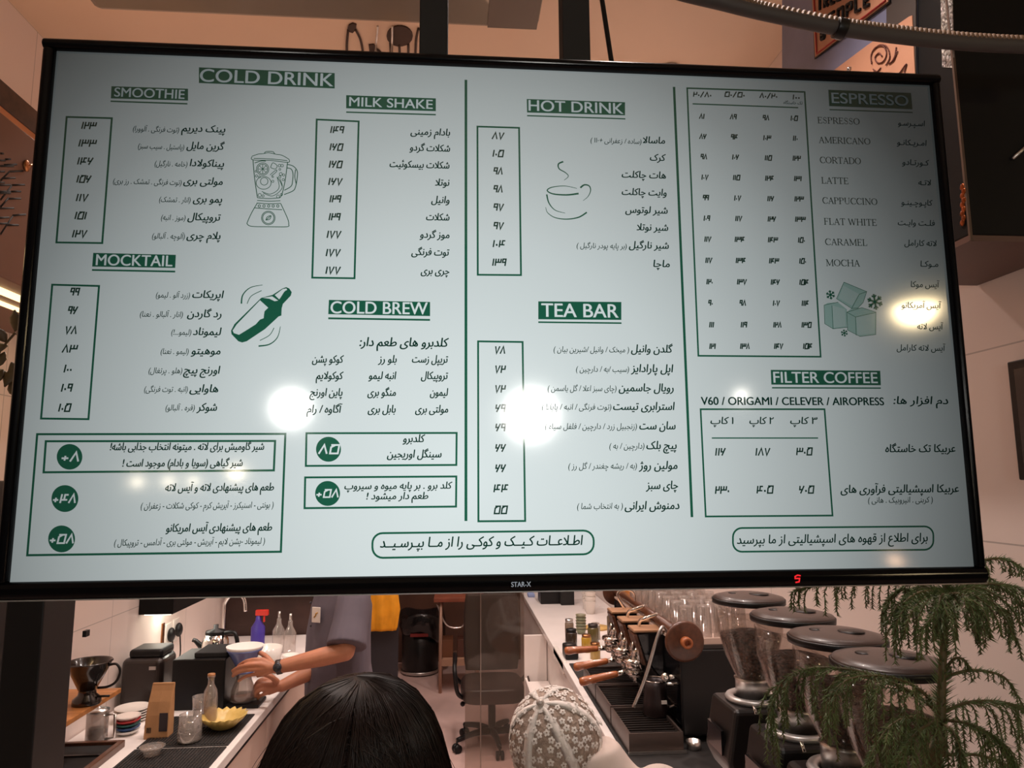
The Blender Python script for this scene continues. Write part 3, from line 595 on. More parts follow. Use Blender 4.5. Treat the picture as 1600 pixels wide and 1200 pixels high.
sk = lambda q: [(o5[0] + x / o5[2], o5[1] + y / o5[2]) for x, y in q]
fan(SH_, sk([(245, 150), (320, 130), (385, 88), (410, 79), (430, 88), (446, 112), (440, 135), (388, 190), (380, 220), (378, 266), (360, 272), (270, 355), (150, 435), (120, 443), (95, 435), (50, 388), (47, 365), (70, 322), (230, 165)]), 0.0005)
fan(SW_, sk([(238, 166), (292, 215), (268, 238), (264, 262), (262, 284), (238, 293), (210, 324), (165, 353), (100, 393), (66, 382), (58, 365), (85, 325)]), 0.0009)
fan(SW_, sk([(256, 150), (318, 140), (358, 168), (334, 172), (300, 156)]), 0.0009); fan(SW_, sk([(335, 132), (388, 92), (412, 88), (416, 98), (404, 104), (396, 112), (372, 150), (364, 160)]), 0.0009)
lines(SH_, *o5, [[(115, 188), (125, 130), (175, 82), (255, 65)], [(228, 467), (300, 455), (352, 410), (372, 338)]], (2.4, 0.8)); lines(SH_, *o5, [[(153, 188), (180, 138), (248, 102)], [(330, 347), (300, 395), (237, 430)]], 1.1)
IC = bucket('ice_drawing', ICEPX); IC2 = bucket('ice_facet', ICE2PX); ID = bucket('ice_outline', GREENPX); o6 = (1260, 330, 5.0)
ik = lambda q: [(o6[0] + x / o6[2], o6[1] + y / o6[2]) for x, y in q]
fan(IC, ik([(290, 556), (468, 630), (440, 715), (398, 758), (350, 762), (232, 685)]), 0.0005); fan(IC2, ik([(285, 580), (410, 648), (355, 740), (250, 680)]), 0.0007)
fan(IC, ik([(135, 735), (165, 718), (245, 712), (315, 768), (315, 910), (205, 920), (140, 880)]), 0.0005); fan(IC2, ik([(200, 738), (300, 765), (305, 900), (210, 910)]), 0.0007)
fan(IC, ik([(312, 790), (350, 760), (430, 755), (540, 790), (538, 965), (415, 980), (318, 930)]), 0.0008); fan(IC2, ik([(385, 830), (530, 800), (530, 955), (395, 970)]), 0.0010)
lines(ID, *o6, [[(290, 556), (468, 630), (440, 715), (398, 758), (350, 762), (232, 685), (290, 556)], [(410, 650), (468, 630)], [(410, 650), (352, 758)], [(135, 735), (245, 712)], [(135, 735), (140, 880), (205, 920), (318, 908)], [(196, 738), (205, 918)], [(312, 790), (430, 755), (540, 790), (538, 965), (415, 980), (318, 930), (312, 790)], [(312, 790), (380, 828), (540, 792)], [(380, 828), (386, 972)]], 0.8, 0.0011, False)
for cx, cy, r in ((185, 655, 36), (532, 710, 62), (293, 953, 28)):
    lines(ID, *o6, [[(cx - r * math.cos(a), cy - r * math.sin(a)), (cx + r * math.cos(a), cy + r * math.sin(a))] for a in [PI * i / 3 + 0.35 for i in range(3)]], r / 18, 0.0011, False)
    for i in range(6):
        a = PI * i / 3 + 0.35; ux, uy = math.cos(a), math.sin(a); m_ = (cx + ux * r * 0.55, cy + uy * r * 0.55)
        lines(ID, *o6, [[(m_[0] + r * 0.4 * math.cos(a + s_ * 0.8), m_[1] + r * 0.4 * math.sin(a + s_ * 0.8)), m_] for s_ in (1, -1)], r / 24, 0.0011, False)
LG = MB(); en(LG, 'STAR-X', 798, 828, 911, 10.5, 0.02, 0.0112)
flush_texts()
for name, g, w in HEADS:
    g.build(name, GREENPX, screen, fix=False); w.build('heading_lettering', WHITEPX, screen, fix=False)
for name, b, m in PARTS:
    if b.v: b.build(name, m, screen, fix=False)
LG.build('maker_name', mat('silver_print', S(200, 205, 210), 0.3, 0.6, emit=S(150, 155, 160), es=0.3), tv, fix=False)
LED = MB(); q = P(1240, 902); stroke(LED, [Vector((q.x + u * PX, 0, q.z + v * PX)) for u, v in ((5, 4), (0, 5), (-4, 3), (-4, 0), (3, 0), (2, -5), (-4, -6))], 2.2 * PX, 0.0112)
LED.build('standby_light', mat('red_led', (0.3, 0.0, 0.0), 0.4, emit=(1, 0.02, 0.03), es=0.8), tv, fix=False)

# ================================================================ things over the screen
for px, lb in ((677.5, 'left'), (901, 'right')):
    p = atY(px, 50, 0.99)
    t = thing('mounting_pole', 'black square pole hanging the television from the ceiling, %s' % ('the one under the air conditioner' if lb == 'left' else 'the one beside the thin black cable'), 'pole', (p.x, 0.99, 1.9), 0, 'television hanging poles')
    MB().box(p.x - 0.0215, p.x + 0.0215, 0.992, 1.032, 2.0, ZC - 0.008).build('pole', MATTEBLACK, t, bevel=0.002)
    MB().box(p.x - 0.07, p.x + 0.07, 0.95, 1.06, ZC - 0.008, ZC).build('ceiling_plate', MATTEBLACK, t)
    MB().box(p.x - 0.03, p.x + 0.03, 0.987, 0.992, 2.0, 2.35).build('screen_bracket', MATTEBLACK, t)
a_, b_ = atY(940, -5, 1.13), atY(956, 100, 1.13)
d_ = a_ - b_
tag(MB().tube([b_ - d_ * 3, b_, a_, a_ + (d_) * ((ZC - a_.z) / d_.z)], 0.0045).build('power_cable', BLACK), 'thin black cable running straight from the ceiling down behind the television', 'cable')
# air conditioner
ACW = mat('ac_plastic', S(112, 104, 92), 0.3, var=0.04, coat=0.3)
zb = 3.33; l_, r_ = atZ(151, 20, zb), atZ(841, 47, zb); ly = (l_.y + r_.y) / 2
t = thing('air_conditioner', 'long cream air conditioner box slung under the ceiling above the menu screen', 'air conditioner', ((l_.x + r_.x) / 2, ly - 0.2, zb))
MB().box(l_.x, r_.x, ly - 0.42, ly, zb, ZC - 0.05).build('casing', ACW, t, bevel=0.02)
q = atZ(763, 20, zb)
MB().box(q.x, r_.x - 0.006, ly - 0.40, ly - 0.012, zb - 0.004, zb + 0.004).build('end_panel', mat('ac_grey', S(98, 88, 80), 0.4), t)
m_ = MB()
for k in range(3): m_.box(l_.x + 0.05, q.x - 0.04, ly - 0.36 + 0.1 * k, ly - 0.345 + 0.1 * k, zb - 0.004, zb + 0.002)
m_.build('air_louver', ACW, t)
m_ = MB()
for x in (l_.x + 0.1, r_.x - 0.1): m_.cyl((x, ly - 0.2, ZC - 0.06), (x, ly - 0.2, ZC), 0.012)
m_.build('hanger_rod', STEEL, t)
# black metal figures fixed flat on the ceiling
IRON = mat('black_iron', S(58, 38, 30), 0.6)
zc_ = ZC - 0.006
cz = lambda pts: [atZ(x, y, zc_) for x, y in pts]
def ornament(label, blobs, legs):
    c = atZ(*blobs[0][0], zc_) if blobs else cz(legs[0])[0]
    t = thing('ceiling_ornament', label, 'ornament', c, 0, 'black ornaments on the ceiling')
    for q in blobs: MB().prism(cz(q), (0, 0, 0.005)).build('figure_body', IRON, t)
    for q in legs: MB().tube([p + Vector((0, 0, 0.001)) for p in crom(cz(q), 4)], 0.0045).build('figure_leg', IRON, t)
el = lambda cx, cy, rx, ry: cpts(cx, cy, rx, ry, n=18)[:-1]
ornament('small black long-legged figure on the ceiling, leftmost above the screen', [[(545, 40), (551, 37), (557, 39), (556, 47), (551, 52), (545, 50), (543, 45)]], [[(544, 47), (542, 70), (542, 100)], [(555, 46), (563, 62), (567, 82), (569, 105)]])
ornament('small black stub figure on the ceiling peeking over the frame', [[(576, 71), (584, 70), (588, 76), (585, 95), (579, 95)]], [[(587, 77), (594, 82), (600, 95)]])
ornament('round black long-legged figure on the ceiling beside the left pole', [el(624.5, 57, 20.5, 16)], [[(610, 68), (611, 100)], [(624, 70), (625, 100)], [(638, 69), (638, 100)], [(654, 45), (650, 65), (649, 100)]])
for px, nm in ((589, 'left'), (612, 'right')):
    u, v = atZ(px + 1, 41, zc_ - 0.01), atZ(px - (3 if nm == 'left' else 0), 90, zc_ - 0.01)
    tag(MB().tube([u, v], 0.004).build('thin_rod', STEEL), 'thin bright metal rod on the ceiling %s' % ('between the two small black figures' if nm == 'left' else 'crossing the round black figure'), 'rod', 'thin metal rods on the ceiling')
# ribbed flexible conduit crossing the top right
HOSEM = mat('grey_conduit', S(72, 66, 64), 0.6); RIBM = mat('tan_ribs', S(122, 94, 70), 0.65)
hp = [(930, -75), (1000, -32), (1060, -12), (1130, 5), (1200, 22), (1310, 44), (1400, 56.5), (1500, 67), (1600, 72.5), (1720, 76)]
HC = [atY(x, y, 1.09) for x, y in hp]; HC = crom(HC, 14)
t = thing('flexible_conduit', 'sagging ribbed flexible conduit crossing in front of the signs, top right', 'conduit', HC[60])
MB().tube(HC, 0.0125, 12).build('sleeve', HOSEM, t)
m_ = MB(); L_ = 0
for i in range(len(HC) - 1):
    seg = HC[i + 1] - HC[i]; n_ = max(1, int(round(seg.length / 0.008)))
    for k in range(n_):
        c = HC[i] + seg * (k / n_) + Vector((0, -0.003, 0.0085)); m_.tube([c - seg.normalized() * 0.0022, c + seg.normalized() * 0.0022], 0.0095, 8)
m_.build('ribbing', RIBM, t)
c = atY(1313, 45, 1.09); MB().tube([c - Vector((0.0085, 0, -0.002)), c + Vector((0.0085, 0, -0.002))], 0.0175, 14).build('clamp', BLACK, t, bevel=0.001)

# ================================================================ right wall cabinet and signs
CABK = mat('black_laminate', S(13, 12, 12), 0.6, var=0.1, scale=3, spec=0.2); CABB = mat('brown_laminate', S(92, 66, 58), 0.5, var=0.12, scale=3)
cn = atY(1515, 358, 1.25); cf = atX(1526, 461, XR - 0.005)
cz0 = (cn.z + cf.z) / 2; CX = cn.x
t = thing('wall_cabinet', 'tall black wall cabinet over the coffee grinders on the right', 'cabinet', (1.08, 1.5, cz0))
MB().box(CX, XR - 0.002, 1.25, cf.y, cz0 + 0.012, ZC).build('carcass', CABK, t, bevel=0.003)
MB().box(CX, XR - 0.002, 1.252, cf.y, cz0, cz0 + 0.012).build('underside', CABB, t)
MB().box(CX - 0.003, CX + 0.002, 1.246, 1.251, cz0, ZC - 0.01).build('edge_strip', mat('dull_edge', S(84, 64, 52), 0.5), t)
h_ = atY(1582, 248, 1.245); h2 = atY(1600, 232, 1.245); MB().tube([h_, h2, h2 + (h2 - h_)], 0.0035).build('door_handle', STEEL, t)
m_ = MB()
for k in range(9):
    c = atX(1503.5 + (k % 2) * 2, 292 + k * 7, CX - 0.003); m_.ball(c, (0.002, 0.007, 0.007), 8, 6)
m_.build('orange_glints', mat('glint_orange', S(150, 84, 50), 0.3, 1.0, var=0.4, scale=60), t)  # orange beads standing in for a strip light reflected on the cabinet side
# panel with the signs, in the plane of the cabinet's left side
px_ = CX - 0.004
def onx(q, lift=0.0): return [atX(x, y, px_ - lift) for x, y in q]
PANEL = mat('blue_grey_board', S(116, 122, 150), 0.4, var=0.12, scale=9, bump=0.1); PINK = mat('pink_paper', S(196, 142, 112), 0.7, var=0.05)
bd = onx([(1222, -60), (1222, 130), (1431, 150), (1431, -60)])
ys_ = (bd[0].y, bd[2].y)
t = thing('sign_board', 'blue-grey board on the side of the black wall cabinet carrying the signs', 'board', bd[1])
MB().prism(bd, (0.012, 0, 0)).build('board', PANEL, t)
MB().prism(onx([(1385, -60), (1431, -60), (1431, 150), (1385, 130)], 0.001), (0.003, 0, 0)).build('dark_edge', mat('dark_grey_board', S(62, 54, 50), 0.6), t)
t = thing('triangular_sign', 'pale pointed sign with a red border and black capitals, over the blue-grey board', 'sign', onx([(1272, 92)])[0])
MB().prism(onx([(1268, -40), (1272.5, 92.5), (1390, 4), (1392, -40)], 0.005), (0.003, 0, 0)).build('sign_rim', BLACK, t)
MB().prism(onx([(1267, -40), (1273.5, 89), (1387, 2.5), (1389, -40)], 0.007), (0.002, 0, 0)).build('sign_face', PINK, t)
def onx_line(mb, q, w, lift):
    P3 = onx(q, lift); n = len(P3)
    for i in range(n - 1): mb.tube([P3[i], P3[i + 1]], w, 6)
m_ = MB(); onx_line(m_, [(1270, -40), (1276, 84), (1383, 1), (1385, -40)], 0.0022, 0.009); m_.build('red_border', mat('sign_red', S(170, 40, 36), 0.5), t)
SIGN = {'P': [[(0, 0), (0, 1), (.6, 1), (.6, .5), (0, .5)]], 'E': [[(.6, 0), (0, 0), (0, 1), (.6, 1)], [(0, .5), (.5, .5)]], 'O': [[(0, 0), (0, 1), (.6, 1), (.6, 0), (0, 0)]], 'L': [[(0, 1), (0, 0), (.6, 0)]], 'R': [[(0, 0), (0, 1), (.6, 1), (.6, .5), (0, .5), (.6, 0)]], 'T': [[(.3, 0), (.3, 1)], [(0, 1), (.6, 1)]], 'B': [[(0, 0), (0, 1), (.6, 1), (.6, 0), (0, 0)], [(0, .5), (.6, .5)]], ' ': []}
def sign_word(mb, s, a, b, h, w=0.0042):
    n = len(s)
    for i, c in enumerate(s):
        for st in SIGN[c]:
            q = [(a[0] + (b[0] - a[0]) * (i + u * 0.95) / n, a[1] + (b[1] - a[1]) * (i + u * 0.95) / n - v * h) for u, v in st]
            onx_line(mb, q, w, 0.010)
m_ = MB(); sign_word(m_, 'PEOPLE', (1282, 49), (1364, 4), 19); sign_word(m_, 'TREE', (1278, 17), (1318, -4), 20); sign_word(m_, 'B', (1283, 62), (1292, 57), 12); m_.build('sign_lettering', BLACK, t)
t = thing('ornate_paper', 'pink paper with a brown scroll drawing, pinned below the triangular sign', 'poster', onx([(1400, 110)])[0])
MB().prism(onx([(1290, 130), (1300, 112), (1356, 70), (1420, 26), (1425, 24), (1430, 125)], 0.003), (0.002, 0, 0)).build('paper', PINK, t)
SCROLL = mat('brown_ink', S(96, 44, 30), 0.6)
for q in ([(1362, 100), (1361, 86), (1368, 74), (1380, 72), (1385, 84), (1380, 96), (1371, 98), (1367, 90), (1373, 83), (1378, 88)], [(1365, 78), (1375, 70), (1386, 74), (1390, 90), (1384, 102)], [(1392, 98), (1398, 88), (1400, 74)], [(1388, 100), (1396, 94), (1402, 80)], [(1364, 108), (1370, 112), (1376, 106)], [(1404, 116), (1410, 108), (1416, 100), (1413, 112), (1416, 118)]):
    m_ = MB(); onx_line(m_, [(p.x, p.y) for p in crom([Vector((x, y, 0)) for x, y in q], 4)], 0.0016, 0.005); m_.build('scroll_line', SCROLL, t)
MB().tube(onx([(1326, 108), (1328, 108)], 0.006), 0.006, 10).build('pin', STEEL, t)
m_ = MB().prism([atX(x, y, CX - 0.002) for x, y in ((1468, -60), (1472, 105), (1490, 106), (1486, -60))], (0.002, 0, 0))
tag(m_.build('foil_tape', mat('foil', (0.34, 0.32, 0.30), 0.3, 1.0, var=0.8, scale=160, bump=1.0)), 'strip of crinkled silver foil tape down the black cabinet side', 'tape')
# dark framed panel on the right wall
q = atX(1586, 566, XR); q2 = atX(1586, 750, XR)
t = thing('wall_panel', 'dark framed panel on the pale right wall at the photo edge', 'panel', (XR, q.y - 0.15, q2.z))
MB().box(XR - 0.02, XR - 0.001, q.y - 0.32, q.y, q2.z, q.z).build('panel_frame', BLACK, t, bevel=0.003); MB().box(XR - 0.022, XR - 0.019, q.y - 0.30, q.y - 0.02, q2.z + 0.02, q.z - 0.02).build('panel_glass', GLOSSBLACK, t)

# ================================================================ left wall cabinet, plant, post
CLX = -1.15; cb = atX(0, 432, CLX); ct = atX(0, 172, CLX); co = atX(0, 122, CLX)
BROWN = mat('brown_veneer', S(120, 84, 66), 0.5, var=0.12, scale=4)
t = thing('wall_cabinet', 'brown wall cabinet with black line artwork on the left', 'cabinet', (-1.35, 2.0, cb.z))
MB().box(XL, CLX, 1.1, 3.0, cb.z, ct.z - 0.004).build('carcass', BROWN, t, bevel=0.003)
MB().box(XL, CLX - 0.004, 1.1, 3.0, ct.z - 0.004, ct.z + 0.014).build('light_strip_trim', mat('warm_trim', S(206, 132, 84), 0.4), t)
MB().box(XL, CLX, 1.1, 3.0, ct.z + 0.014, co.z).build('cornice', DARKWOOD, t, bevel=0.003)
m_ = MB(); k_ = 6.31
for q in ([(0, 62), (30, 62)], [(-60, 130), (48, 132)], [(48, 120), (100, 118)], [(-60, 185), (130, 187)], [(35, 175), (162, 170)], [(-60, 240), (40, 240)], [(90, 240), (222, 235)], [(15, 308), (147, 303)], [(-60, 350), (38, 348)], [(-60, 373), (105, 373)], [(115, 373), (240, 370)], [(-60, 437), (97, 437)], [(105, 437), (200, 436)], [(-60, 455), (97, 452)], [(75, 508), (200, 506)], [(-60, 603), (132, 601)], [(120, 672), (248, 664)], [(-60, 700), (85, 692)], [(-60, 755), (85, 752)], [(60, 768), (178, 768)], [(0, 330), (90, 240)], [(0, 520), (110, 380)], [(0, 590), (80, 500)], [(0, 860), (60, 770), (120, 680)]):
    m_.tube([atX(x / k_, 230 + y / k_, CLX - 0.001) for x, y in q], 0.0028, 6)
m_.build('line_artwork', MATTEBLACK, t)
c = atX(42, 259, CLX + 0.003); MB().ball(c, (0.004, 0.014, 0.016), 10, 8).tube([c, c + Vector((0.002, 0.02, 0.012))], 0.004).build('copper_bird', BRASS, t)
MB().box(CLX - .085, CLX - .06, 1.2, 2.9, cb.z - 0.010, cb.z).box(CLX - .16, CLX - .15, 1.2, 2.9, cb.z - 0.010, cb.z).build('light_strip', mat('led_strip', (1, 0.8, 0.5), 0.4, emit=(1.0, 0.74, 0.36), es=2.2), t)
# tall black unit with the white planter
q = atY(8, 800, 1.75); TX = q.x
t = thing('tall_cabinet', 'tall black unit at the left edge with a white planter on top', 'cabinet', (-1.33, 1.75, 0))
ztc = atY(5, 751, 1.75).z
MB().box(XL + .004, TX, 1.66, 1.95, 1.2, ztc).build('upper_carcass', BLACK, t, bevel=0.003); MB().box(XL + .004, TX, 1.66, 1.95, 0, 1.2).build('lower_carcass', DARKWOOD, t, bevel=0.003)
c = Vector((-1.235, 1.79, ztc))
t = thing('potted_plant', 'leafy plant in a white planter on the tall black unit', 'plant', c)
MB().lathe([(0, 0), (0.085, 0), (0.105, 0.125), (0.098, 0.125), (0.09, 0.105), (0, 0.105)], c).build('planter', CERAMIC, t)
LEAF = mat('dark_leaf', S(66, 52, 28), 0.5, var=0.3, scale=20)
m_ = MB()
for px, py, L, an in ((8, 550, .05, 250), (12, 540, .055, 200), (18, 566, .05, 290), (6, 578, .06, 240), (14, 585, .05, 180), (20, 575, .05, 260), (24, 518, .055, 80), (26, 512, .05, 60), (10, 535, .045, 120), (16, 595, .05, 300), (2, 545, .05, 230), (-6, 560, .06, 210)):
    p = atY(px, py, 1.80); d = Vector((math.cos(math.radians(an)), random.uniform(-.4, .4), math.sin(math.radians(an)))).normalized(); x_, y_, z_ = frame(d, Vector((0, -1, 0.3)).normalized())
    rr = [[p + d * (L * u) + x_ * (0.3 * L * math.sin(PI * min(.98, u + .03)) * math.cos(a)) + y_ * (0.003 * math.sin(a) + 0.1 * L * u * u) for a in [k * PI / 4 for k in range(8)]] for u in (0, .15, .35, .6, .8, 1)]
    m_.rings(rr)
m_.build('leaves', LEAF, t)
m_ = MB()
for px, py in ((10, 560), (24, 520), (0, 550)): m_.tube([c + Vector((0, 0, 0.1)), (c + Vector((0, 0, .1)) + atY(px, py, 1.8)) / 2 + Vector((-.02, 0, 0)), atY(px, py, 1.8)], 0.003)
m_.build('stem', LEAF, t)
p0, p1 = atY(10, 940, 1.5), atY(119, 940, 1.62)
t = thing('bar_post', 'wide black post at the left end of the bar, under the television', 'post', ((p0.x + p1.x) / 2, 1.5, 0))
MB().box(p0.x, p1.x, 1.5, 1.62, 0.02, 2.0).build('shaft', BLACK, t, bevel=0.003); MB().box(p0.x - 0.005, p1.x + 0.005, 1.495, 1.625, 0, 0.02).build('foot', STEEL, t)
c = atY(117, 996, 1.5); MB().box(c.x - 0.001, c.x + 0.006, 1.53, 1.545, c.z - 0.006, c.z + 0.006).build('latch', BLACK, t)
# front bar with its glass screen
t = thing('bar_counter', 'narrow front bar below the glass screen', 'counter', (-0.1, 1.99, 0))
MB().box(-0.80, 0.56, 1.86, 2.12, 1.05, 1.09).build('bar_top', STONE, t, bevel=0.004); MB().box(-0.78, 0.54, 1.92, 2.09, 0, 1.05).build('front_panel', CABK, t)
g0, g1 = atY(727, 1000, 2.0), atY(819, 1000, 2.0)
t = thing('glass_screen', 'narrow clear glass panel standing on the bar before the office chair', 'glass panel', ((g0.x + g1.x) / 2, 2.0, 1.09))
PANE = glass('smoked_pane', (0.80, 0.76, 0.73), 0.06, 0.05, 0.05, (0.6, 0.5, 0.42))
MB().box(g0.x, g1.x, 1.997, 2.005, 1.10, 1.74).build('pane', PANE, t)
EDGE = glass('pane_edge', (0.62, 0.55, 0.5), 0.15, 0.1, 0.35, (0.62, 0.48, 0.42))
e0 = atY(751, 1000, 1.99); MB().box(e0.x - 0.0015, e0.x + 0.0015, 1.985, 1.996, 1.10, 1.74).build('pane_edge', EDGE, t)
k0 = atY(742, 1180, 1.99); MB().box(k0.x - 0.018, k0.x + 0.024, 1.975, 2.02, 1.09, 1.135).cyl((k0.x, 1.976, 1.128), (k0.x + 0.004, 1.968, 1.16), 0.009).build('clamp', CHROME, t, bevel=0.003)

# ================================================================ left worktop run
t = thing('left_worktop', 'white left worktop with pale drawer fronts where the barista works', 'counter', (-1.2, 3.0, 0))
MB().box(XL + .004, -0.86, 2.0, 5.02, 0.89, 0.93).build('worktop', STONE, t, bevel=0.004)
MB().box(XL + .004, -0.90, 2.0, 5.02, 0.0, 0.888).build('carcass', WHITE, t)
for i, (y0, y1) in enumerate(((2.01, 2.90), (2.91, 3.55), (3.56, 5.0))):
    f = MB().box(-0.90, -0.88, y0, y1, 0.12, 0.86).build('drawer_front', mat('beige_front', S(214, 190, 176), 0.4), t, bevel=0.003)
MB().box(-0.884, -0.875, 2.01, 5.0, 0.862, 0.884).build('shadow_gap', BLACK, t)
# shelf with dripper
t = thing('wall_shelf', 'oak shelf board on the left wall carrying the black dripper', 'shelf', (-1.42, 2.6, 1.14))
MB().box(XL + .002, -1.30, 2.1, 2.99, 1.14, 1.158).build('board', OAK, t, bevel=0.002)
for y in (2.3, 2.9): MB().box(XL, -1.36, y, y + .006, 1.12, 1.14).box(XL, XL + .006, y, y + .006, 1.04, 1.14).build('bracket', BLACK, t)
c = atZ(135, 1100, 1.158); c.x = max(c.x, -1.46)
t = thing('coffee_dripper', 'black conical coffee dripper with a loop handle on the oak shelf', 'dripper', c)
MB().lathe([(0, 0.004), (.045, 0), (.048, .004), (.046, .02), (.03, .034), (.028, .05), (.05, .095), (.07, .146), (.075, .150), (.078, .146), (.074, .143), (.064, .12), (.03, .05), (0, .05)], c, 32).build('cone', mat('smoky_black', S(26, 20, 18), .2, coat=.4), t)
MB().tube(crom([c + Vector((.066, 0, .132)), c + Vector((.095, 0, .136)), c + Vector((.110, 0, .11)), c + Vector((.098, 0, .075)), c + Vector((.07, 0, .058)), c + Vector((.035, 0, .055))], 5), .0045).build('handle', BLACK, t)
MB().tube([c + Vector((.04, -.01, .028)), c + Vector((.085, -.015, .03))], .004).build('lever', BLACK, t)
RED = mat('red_plastic', S(214, 56, 44), .4)
for py, lb, r in ((1092, 'red plastic cup on the oak shelf beside the black dripper', .03), (1128, 'red plastic lid lying on the near end of the oak shelf', .028)):
    p = atZ(108, py, 1.158); p.x = max(p.x, -1.50)
    if py == 1092: p = Vector((-1.40, 2.56, 1.158)); o = MB().lathe([(0, 0), (r * .7, 0), (r, .055), (r * .93, .055), (r * .6, .004), (0, .004)], p)
    else: p = Vector((-1.36, 2.44, 1.158)); o = MB().lathe([(0, 0), (r, 0), (r, .008), (r * .5, .014), (0, .015)], p)  # the flat red piece is a lid
    tag(o.build('plastic_cup' if py == 1092 else 'plastic_lid', RED), lb, 'cup' if py == 1092 else 'plate')
# under-cabinet corner: small cabinet, sockets, appliances
u = atX(216, 961, XL); cx1 = atY(270, 961, u.y).x
t = thing('wall_cabinet', 'small black wall cabinet over the sockets, its underside lit', 'cabinet', (-1.47, u.y + .2, u.z))
MB().box(XL, cx1, u.y, u.y + .47, u.z, u.z + .6).build('carcass', CABK, t, bevel=.003); MB().box(XL + .02, cx1 - .02, u.y + .02, u.y + .45, u.z - .006, u.z).build('light_strip', mat('led_white', (1, .9, .7), .4, emit=(1, .94, .8), es=2.5), t)
for i, (px, py) in enumerate(((253, 992), (261, 992), (273, 984))):
    p = atX(px, py, XL)
    t = thing('wall_socket', ('thin brown switch plate left of the sockets', 'white wall socket with a black plug, nearer the switch plate', 'white wall socket with a black plug, farther from the switch plate')[i], 'socket', p)
    MB().box(XL, XL + .008, p.y - (.014 if i == 0 else .04), p.y + (.014 if i == 0 else .04), p.z - .06, p.z + .06).build('plate', BRASS if i == 0 else CERAMIC, t, bevel=.002)
    if i:
        MB().ball((XL + .022, p.y, p.z), (.02, .024, .038), 14, 10).build('plug', BLACK, t)
        e = atY(258 + i * 4, 1045, p.y - .1); MB().tube(crom([(XL + .03, p.y, p.z - .03), (XL + .045, p.y - .03, p.z - .14), (XL + .04, p.y - .08 * i, .99 + .0 * i), (XL + .03, p.y - .09 * i, .935)], 6), .004).build('lead', BLACK, t)
# everything standing along the left worktop, measured from its near end and slid into place
BEFORE = set(bpy.data.objects)
for k, (y0, y1) in enumerate(((2.67, 3.04), (2.22, 2.655))):
    x0_, x1_ = -1.23, -0.885
    t = thing('bar_mat', ('black rubber bar mat under the glass tumbler and the fluted bowl', 'black rubber bar mat nearest the camera, holding the small dish')[k], 'mat', ((x0_ + x1_) / 2, (y0 + y1) / 2, 0.93))
    MB().box(x0_, x1_, y0, y1, 0.93, 0.935).build('base', RUBBER, t, bevel=0.002)
    m_ = MB()
    for j in range(int((x1_ - x0_ - .02) / .012)): m_.box(x0_ + .01 + j * .012, x0_ + .016 + j * .012, y0 + .01, y1 - .01, .935, .9375)
    m_.build('ribs', RUBBER, t)
# low dark tray with wooden edge
t = thing('drip_tray', 'low dark tray with a wooden edge at the near end of the left worktop', 'tray', (-1.42, 2.3, 0.93))
MB().box(-1.53, -1.305, 1.98, 2.68, 0.93, 0.945).build('tray_base', MATTEBLACK, t); MB().box(-1.305, -1.285, 1.98, 2.70, 0.93, 0.957).box(-1.53, -1.305, 2.68, 2.70, .93, .957).build('wooden_edge', WALNUT, t, bevel=0.003)
m_ = MB()
for k in range(5): m_.box(-1.52, -1.315, 2.02 + k * .135, 2.03 + k * .135, .945, .952)
m_.build('grate_bar', DARKSTEEL, t)
t = thing('coffee_grinder', 'rounded black box grinder against the left wall', 'grinder', (-1.43, 3.25, .93))
MB().box(-1.53, -1.345, 3.17, 3.36, .93, 1.15).build('body', mat('soft_black', S(34, 26, 24), .3, coat=.3), t, bevel=.03, seg=5); MB().box(-1.505, -1.355, 3.19, 3.34, 1.145, 1.185).build('lid', BLACK, t, bevel=.015, seg=4); MB().box(-1.4, -1.37, 3.166, 3.172, 1.10, 1.115).build('badge', STEEL, t)
t = thing('brewing_station', 'square black appliance box on the left worktop behind the glass bottle', 'appliance', (-1.165, 3.2, .93))
MB().box(-1.285, -1.05, 3.13, 3.36, .93, 1.15).build('body', BLACK, t, bevel=.006); MB().box(-1.20, -1.055, 3.16, 3.34, 1.15, 1.172).build('top_lid', MATTEBLACK, t, bevel=.004)
c = Vector((-1.255, 3.62, .93))
t = thing('electric_kettle', 'chrome kettle with a black handle behind the black appliance box', 'kettle', c)
MB().lathe([(0, 0), (.075, 0), (.075, .02), (.066, .2), (.05, .235), (0, .235)], c).build('body', CHROME, t); MB().lathe([(0, .235), (.052, .235), (.05, .25), (.012, .26), (.012, .28), (0, .28)], c).build('lid', BLACK, t)
MB().tube(crom([c + Vector((.05, -.02, .24)), c + Vector((.11, -.04, .24)), c + Vector((.125, -.045, .15)), c + Vector((.07, -.02, .05))], 5), .011).build('handle', BLACK, t); MB().tube([c + Vector((-.06, 0, .16)), c + Vector((-.1, 0, .2)), c + Vector((-.115, 0, .205))], [.018, .012, .011]).build('spout', BLACK, t)
c = Vector((-1.44, 4.34, .93))
t = thing('kitchen_tap', 'tall chrome gooseneck tap at the far end of the left worktop', 'tap', c)
MB().tube(crom([c, c + Vector((0, 0, .2)), c + Vector((.005, 0, .28)), c + Vector((.055, 0, .33)), c + Vector((.115, 0, .30)), c + Vector((.13, 0, .22))], 7), .011, 12).build('spout', CHROME, t); MB().cyl(c, c + Vector((0, 0, .05)), .022).build('base', CHROME, t); MB().tube([c + Vector((0, -.02, .04)), c + Vector((.0, -.07, .06))], .007).build('lever', CHROME, t)
t = thing('tall_cabinet', 'tall dark brown unit closing the far end of the left worktop', 'cabinet', (-1.2, 5.0, 0))
MB().box(XL + .004, -.88, 4.72, 5.3, 0, 2.3).build('carcass', mat('dark_brown', S(64, 42, 36), .6, var=.3, scale=5), t, bevel=.003)
m_ = MB()
for z in (1.28, 1.5): m_.box(XL, -.9, 4.59, 4.718, z, z + .015)
